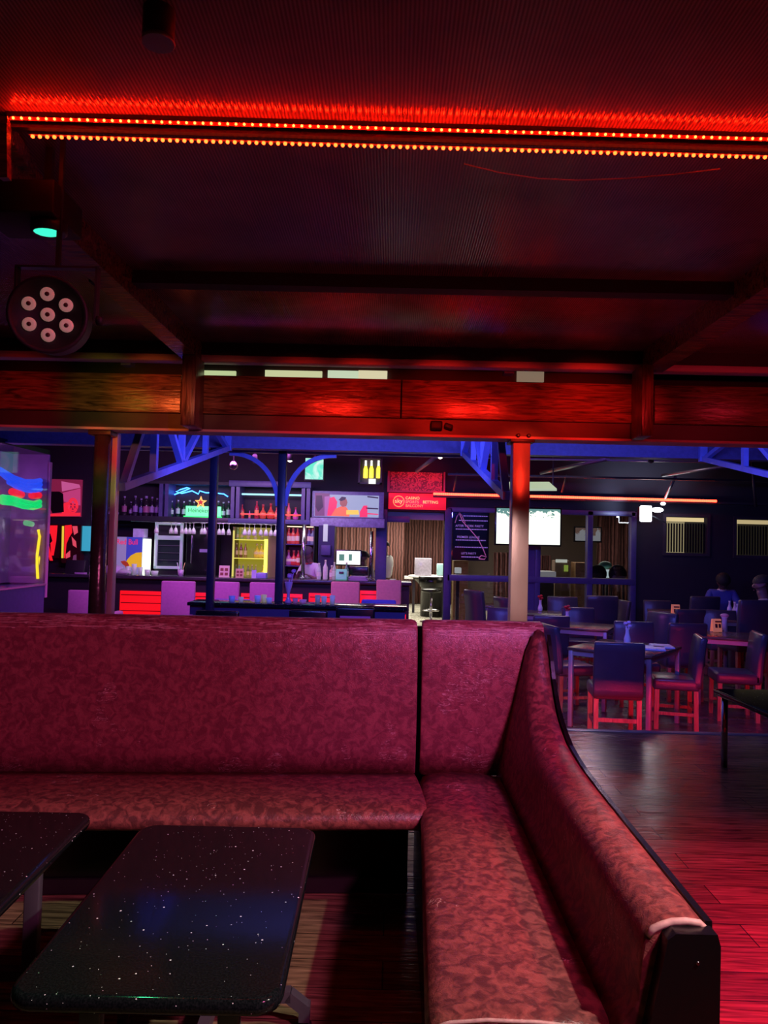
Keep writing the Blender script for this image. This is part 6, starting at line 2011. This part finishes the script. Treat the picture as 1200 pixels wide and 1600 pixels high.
# ================================================================== PEOPLE
def skin(name, J, E, m, parent, sub=1):
    keys = list(J)
    me = bpy.data.meshes.new(name)
    me.from_pydata([J[k][0] for k in keys], [(keys.index(a), keys.index(b)) for a, b in E], [])
    o = bpy.data.objects.new(name, me)
    COL.objects.link(o)
    o.modifiers.new('skin', 'SKIN')
    sv = me.skin_vertices[0].data
    for i, k in enumerate(keys):
        r = J[k][1]
        sv[i].radius = r if isinstance(r, tuple) else (r, r)
        sv[i].use_root = (i == 0)
    s = o.modifiers.new('smooth', 'SUBSURF')
    s.levels = sub; s.render_levels = sub
    dg = bpy.context.evaluated_depsgraph_get()
    m2 = bpy.data.meshes.new_from_object(o.evaluated_get(dg))
    bpy.data.objects.remove(o)
    m2.materials.clear(); m2.materials.append(m)
    for p in m2.polygons: p.use_smooth = True
    o = bpy.data.objects.new(name, m2)
    COL.objects.link(o)
    o.parent = parent
    return o
def person(label, loc, rz, pose, skin_c, shirt_c, trouser_c, hair_c, sc=1.0, collar=None):
    root = thing('person', label, 'person', loc, rad(rz))
    root.scale = (sc, sc, sc)
    sit = pose.get('sit', False)
    hz = .585 if sit else .93
    lean = pose.get('lean', 0.)
    def up(x, h, y=0.):
        """A point of the upper body, h above the pelvis, leaning forward."""
        return Vector((x, y * math.cos(lean) + h * math.sin(lean), hz + h * math.cos(lean) - y * math.sin(lean)))
    nod = pose.get('nod', 0.)
    hb = up(0, .60, .01)
    def hd(x, y, z):
        return hb + Vector((x, y * math.cos(lean + nod) + z * math.sin(lean + nod), z * math.cos(lean + nod) - y * math.sin(lean + nod)))
    J = {'pelvis': (up(0, 0), (.11, .095)), 'spine': (up(0, .2), (.095, .085)), 'chest': (up(0, .38), (.11, .09)), 'neck': (up(0, .53), .052), 'hbase': (hd(0, .0, 0), .06), 'head': (hd(0, .02, .09), (.078, .095)), 'crown': (hd(0, .0, .17), (.066, .075)), 'nose': (hd(0, .125, .065), .013), 'chin': (hd(0, .075, -.01), .032)}
    E = [('pelvis', 'spine'), ('spine', 'chest'), ('chest', 'neck'), ('neck', 'hbase'), ('hbase', 'head'), ('head', 'crown'), ('head', 'nose'), ('hbase', 'chin')]
    arms = pose.get('arms', {})
    sl_ = {'c': (up(0, .38), (.165, .14)), 's': (up(0, .2), (.15, .135)), 'p': (up(0, .02), (.155, .14)), 'n': (up(0, .50), .066)}
    SE = [('p', 's'), ('s', 'c'), ('c', 'n')]
    for sx, nm in ((-1, 'l'), (1, 'r')):
        sh = up(sx * .17, .46)
        J['sh' + nm] = (sh, .058)
        el = arms.get('el' + nm, up(sx * .24, .20, .03)); wr = arms.get('wr' + nm, up(sx * .22, .02, .16))
        J['el' + nm] = (el, .042); J['wr' + nm] = (wr, .028)
        dr = (wr - el).normalized()
        pal = wr + dr * .05
        J['pa' + nm] = (pal, (.032, .02))
        E += [('chest', 'sh' + nm), ('sh' + nm, 'el' + nm), ('el' + nm, 'wr' + nm), ('wr' + nm, 'pa' + nm)]
        side = dr.cross(Vector((0, 0, 1))).normalized() if abs(dr.z) < .95 else Vector((1, 0, 0))
        dn = dr.cross(side).normalized()
        for k in range(4):
            ln = (.062, .075, .07, .055)[k]
            a = pal + side * (.03 - .02 * k) + dr * .03
            b = a + dr * ln * .55; c_ = b + (dr * .7 + dn * .5) * ln * .5
            for t_, q, rr in (('a', a, .0095), ('b', b, .009), ('c', c_, .0075)):
                J['f%d%s%s' % (k, t_, nm)] = (q, rr)
            E += [('pa' + nm, 'f%da%s' % (k, nm)), ('f%da%s' % (k, nm), 'f%db%s' % (k, nm)), ('f%db%s' % (k, nm), 'f%dc%s' % (k, nm))]
        th = wr + dr * .03 + side * .04; J['th' + nm] = (th, .011); J['tt' + nm] = (th + dr * .035 + side * .018, .009)
        E += [('wr' + nm, 'th' + nm), ('th' + nm, 'tt' + nm)]
        sl_['sh' + nm] = (sh, .075); sl_['el' + nm] = (sh.lerp(el, .85), .055)
        SE += [('c', 'sh' + nm), ('sh' + nm, 'el' + nm)]
        hip = up(sx * .085, -.04)
        if sit:
            kn = Vector((sx * .11, .42, .54)); an = Vector((sx * .11, .42, .09)); to = Vector((sx * .12, .56, .045))
        else:
            kn = Vector((sx * .10, .03, .50)); an = Vector((sx * .10, -.01, .09)); to = Vector((sx * .12, .13, .045))
        J['hip' + nm] = (hip, .085); J['kn' + nm] = (kn, .06); J['an' + nm] = (an, .042); J['to' + nm] = (to, .036)
        E += [('pelvis', 'hip' + nm), ('hip' + nm, 'kn' + nm), ('kn' + nm, 'an' + nm), ('an' + nm, 'to' + nm)]
        for e_ in ():
            pass
        J['ear' + nm] = (hd(sx * .098, .0, .07), .016)
        E += [('head', 'ear' + nm)]
    body = skin('body', J, E, mat('skin_tone', skin_c, .5), root)
    skin('shirt', sl_, SE, mat('shirt_cloth', shirt_c, .8, bump=.2, bscale=25), root)
    T = {'p': (up(0, .04), (.138, .112))}
    TE = []
    for nm in 'lr':
        T['h' + nm] = (J['hip' + nm][0], .10); T['k' + nm] = (J['kn' + nm][0], .075); T['a' + nm] = (J['an' + nm][0], .062)
        TE += [('p', 'h' + nm), ('h' + nm, 'k' + nm), ('k' + nm, 'a' + nm)]
    skin('trousers', T, TE, mat('trouser_cloth', trouser_c, .8, bump=.2, bscale=25), root)
    for nm in 'lr':
        a, t_ = J['an' + nm][0], J['to' + nm][0]
        skin('shoe', {'a': (a - Vector((0, .03, .045)), .046), 'm': ((a + t_) / 2 - Vector((0, 0, .02)), .046), 't': (t_ + Vector((0, .03, 0)), .04)}, [('a', 'm'), ('m', 't')], M['matte_black'], root)
    c_ = hd(0, -.012, .115)
    mb = MB(); mb.sphere((0, 0, 0), .116, 16, (.95, 1.08, .92))
    bm = mb.bm
    bmesh.ops.delete(bm, geom=[v for v in bm.verts if v.co.z < -.03 and v.co.y > -.02 or v.co.z < -.055], context='VERTS')
    h = mb.build('hair', mat('hair_tone', hair_c, .7, bump=.6, bscale=90), root)
    h.location = c_; h.rotation_euler = (-(lean + nod), 0, 0)
    for sx in (-1, 1):
        mb = MB(); mb.sphere(hd(sx * .034, .098, .085), .011, 8); mb.build('eye', mat('eye_dark', (.05, .04, .04), .2), root)
    mb = MB(); mb.box((0, 0, 0), (.045, .008, .010)); mo = mb.build('mouth', mat('lip_tone', (.25, .08, .07), .5), root); mo.location = hd(0, .102, .022)
    if collar:
        mb = MB(); q = up(0, .51, .0); mb.lathe([(.066, -.02), (.075, .0), (.064, .02)], q, 14); mb.build('collar', mat('collar_cloth', collar, .7), root)
    return root
p = P(603, 900, 15.6)
person('standing person in white shirt and pale jeans behind the blue door jamb, reaching forward', (p.x, 15.6, FL), 55, {'lean': .06, 'nod': .25, 'arms': {'elr': Vector((.26, .05, 1.12)), 'wrr': Vector((.20, .27, 1.06)), 'ell': Vector((-.24, .06, 1.12)), 'wrl': Vector((-.16, .28, 1.08))}}, (.18, .1, .07), (.8, .82, .8), (.5, .58, .66), (.02, .018, .018), .985)
p = P(569, 880, 14.4)
person('seated person in grey shirt behind the till monitor, inside the casino', (p.x, 14.4, FL + .15), 150, {'sit': True, 'lean': .05}, (.22, .13, .1), (.5, .45, .47), (.1, .1, .12), (.03, .025, .025), .98)
p = P(486, 880, 11.0)
person('bartender in white shirt with red collar working behind the counter beside the pink pole', (P(487, 880, 12.0).x, 12.43, FL), 140, {'lean': .22, 'nod': .35, 'arms': {'elr': Vector((.27, .18, 1.12)), 'wrr': Vector((.20, .20, 1.20)), 'ell': Vector((-.26, .12, 1.14)), 'wrl': Vector((-.16, .20, 1.20))}}, (.2, .1, .09), (.72, .62, .75), (.03, .02, .03), (.08, .04, .09), .93, collar=(.6, .03, .06))
p = P(1116, 920, 12.45)
person('seated person in blue jacket with pale collar bending over a table at the far right', (p.x + .1, 12.45, FL), 165, {'sit': True, 'lean': .32, 'nod': .5, 'arms': {'elr': Vector((.27, .30, .74)), 'wrr': Vector((.12, .46, .76)), 'ell': Vector((-.27, .30, .74)), 'wrl': Vector((-.12, .46, .76))}}, (.10, .05, .04), (.07, .09, .42), (.05, .05, .08), (.015, .012, .012), 1.0, collar=(.7, .65, .7))
for nm, px, yy, rz_, lb in (('guest_chair', 1116, 12.45, 165, 'plain dark chair under the person in blue'), ('guest_chair', 1201, 10.1, 70, 'plain dark chair under the person at the right picture edge')):
    p = P(px, 920, yy)
    o = copy_tree(chair0); o.name = 'dining_chair'; o['label'] = lb
    o.location = (p.x + (.1 if px < 1150 else 0), yy, FL); o.rotation_euler = (0, 0, rad(rz_)); o.scale = (1, 1, 1)
p = P(1201, 930, 10.1)
person('seated person in grey shirt half cut off by the right picture edge', (p.x, 10.1, FL), 70, {'sit': True, 'lean': .1}, (.22, .12, .1), (.32, .26, .36), (.05, .05, .07), (.02, .016, .016), 1.0)

# ================================================================== LIGHT
W = bpy.data.worlds.new('night')
S.world = W
W.use_nodes = True
W.node_tree.nodes['Background'].inputs['Color'].default_value = (.05, .012, .03, 1)
W.node_tree.nodes['Background'].inputs['Strength'].default_value = .035
light('warm_ceiling_spot', 'SPOT', (1.62, .98, 2.40), (1, .9, .8), 200, (0, 1.62, .4), .025, spot=46, blend=.6)
light('magenta_stage_light', 'SPOT', (1.35, .1, 2.4), (1, .15, .46), 260, (-.6, 3.0, .7), .10, spot=54, blend=.8)
light('red_deck_light', 'SPOT', (2.3, 1.6, 2.4), (1, .015, .085), 800, (1.75, 1.95, 0), .08, spot=80, blend=1)
light('violet_corner_light', 'SPOT', (1.2, 1.6, 2.35), (.75, .25, 1), 75, (.35, 3.1, .85), .1, spot=40, blend=.9)
light('green_stage_beam', 'SPOT', (-.9, 2.0, 2.2), (.05, 1, .35), 22, (-.4, 1.46, .49), .03, spot=32, blend=.8)
light('blue_flood', 'AREA', (-.45, 5.1, 2.15), (.12, .14, 1), 85, (-.45, 8.0, 2.6), 1.2, .12)
light('blue_flood_right', 'AREA', (1.9, 5.1, 2.15), (.12, .14, 1), 55, (2.2, 8.0, 2.6), 1.0, .12)
light('violet_hall_light', 'AREA', (2.0, 8.6, 2.85), (.26, .10, 1), 27, (2.0, 8.8, 0), 2.6, 1.4)
light('hall_rim_light', 'AREA', (2.9, 11.2, 2.8), (1, .72, .88), 16, (2.7, 9.0, .4), .35, .35)
light('purple_bar_light', 'AREA', (-2.4, 9.2, 2.5), (.72, .15, .9), 80, (-2.2, 11.0, .4), 2.4, .5)
light('back_bar_light', 'AREA', (-2.2, 11.7, 2.25), (.9, .85, 1), 16, (-2.3, 12.6, .5), 3, .3)
light('casino_ceiling_light', 'AREA', (.2, 18.0, 2.32), (1, .93, .80), 230, (.2, 18.0, 0), 2.5, 2.5)
light('casino_window_light', 'AREA', (4.0, 16.5, 2.32), (1, .9, .75), 90, (4.0, 16.8, 0), 3, 2)
light('step_red_strip', 'AREA', (2.2, 5.79, -.0345), (1, .02, .07), 38, (2.2, 6.6, -.0345), 3.6, .004)
for px_, col_, en_ in ((35, (1, .02, .01), 7), (165, (.55, .42, .03), 7), (240, (1, .13, .02), 14), (360, (1, .12, .06), 4.5), (470, (1, .015, .006), 13), (565, (1, .015, .006), 20), (690, (1, .012, .006), 24), (800, (1, .012, .006), 17), (915, (1, .012, .006), 30)):
    en_ *= 3
    t_ = P(px_, 628 + px_ * .012, 4.44)
    light('fascia_fill_spot', 'SPOT', (t_.x * .82, 3.1, t_.z - .06), col_, en_, t_, .02, spot=27, blend=1)  # unseen spot added for each coloured light patch on the fascia
for px_, py_, col_, en_ in ((294, 620, (1, .28, .14), 9), (1012, 634, (1, .015, .02), 26)):
    t_ = P(px_, py_, 4.25)
    light('hanger_fill_spot', 'SPOT', (t_.x * .9, 2.9, t_.z - .1), col_, en_, t_, .02, spot=16, blend=1)  # unseen spots added to light the hanger blocks
light('fascia_maroon_spot', 'SPOT', (2.2, 2.6, 2.22), (1, .02, .05), 16, (2.1, 4.45, 2.2), .05, spot=50, blend=.9)  # unseen spot added to redden the dark right fascia board
light('post_red_spot_left', 'SPOT', (-1.4, 3.0, 2.0), (1, .03, .01), 90, (-1.77, 4.5, 1.86), .03, spot=13, blend=.9)  # unseen red and yellow spots added to colour the round post
light('post_yellow_spot', 'SPOT', (-1.3, 2.8, 2.0), (.6, .85, .05), 45, (-1.78, 4.5, 1.68), .03, spot=11, blend=.9)
light('post_red_spot', 'SPOT', (.9, 3.0, 2.1), (1, .03, .012), 70, (.75, 4.5, 1.86), .03, spot=17, blend=.9)  # unseen red spot added to colour the top of the square post
light('post_pink_spot', 'SPOT', (.3, 2.4, 2.2), (1, .6, .55), 170, (.75, 4.5, 1.2), .04, spot=17, blend=.9)  # unseen pinkish spot added to lighten the lower square post
light('panel_red_spot', 'SPOT', (.6, 11.6, 2.7), (1, .03, .02), 60, (.4, 13.2, 2.35), .05, spot=50, blend=.9)  # unseen red spot added to brighten the scroll panel
light('flood_spill', 'SPOT', (P(1010, 800, 12.6).x, 12.55, P(1010, 800, 12.6).z), (.55, .7, 1), 60, (P(1000, 760, 13.3).x, 13.3, P(1000, 760, 13.3).z), .05, spot=130, blend=.9)

V = S.view_settings
S.display_settings.display_device = 'sRGB'
V.view_transform = 'Standard'
V.look = 'None'
V.exposure = 0
V.gamma = 1
V.use_curve_mapping = False
S.cycles.use_denoising = True
S.cycles.max_bounces = 6
S.cycles.transparent_max_bounces = 12
S.cycles.sample_clamp_indirect = 3.0
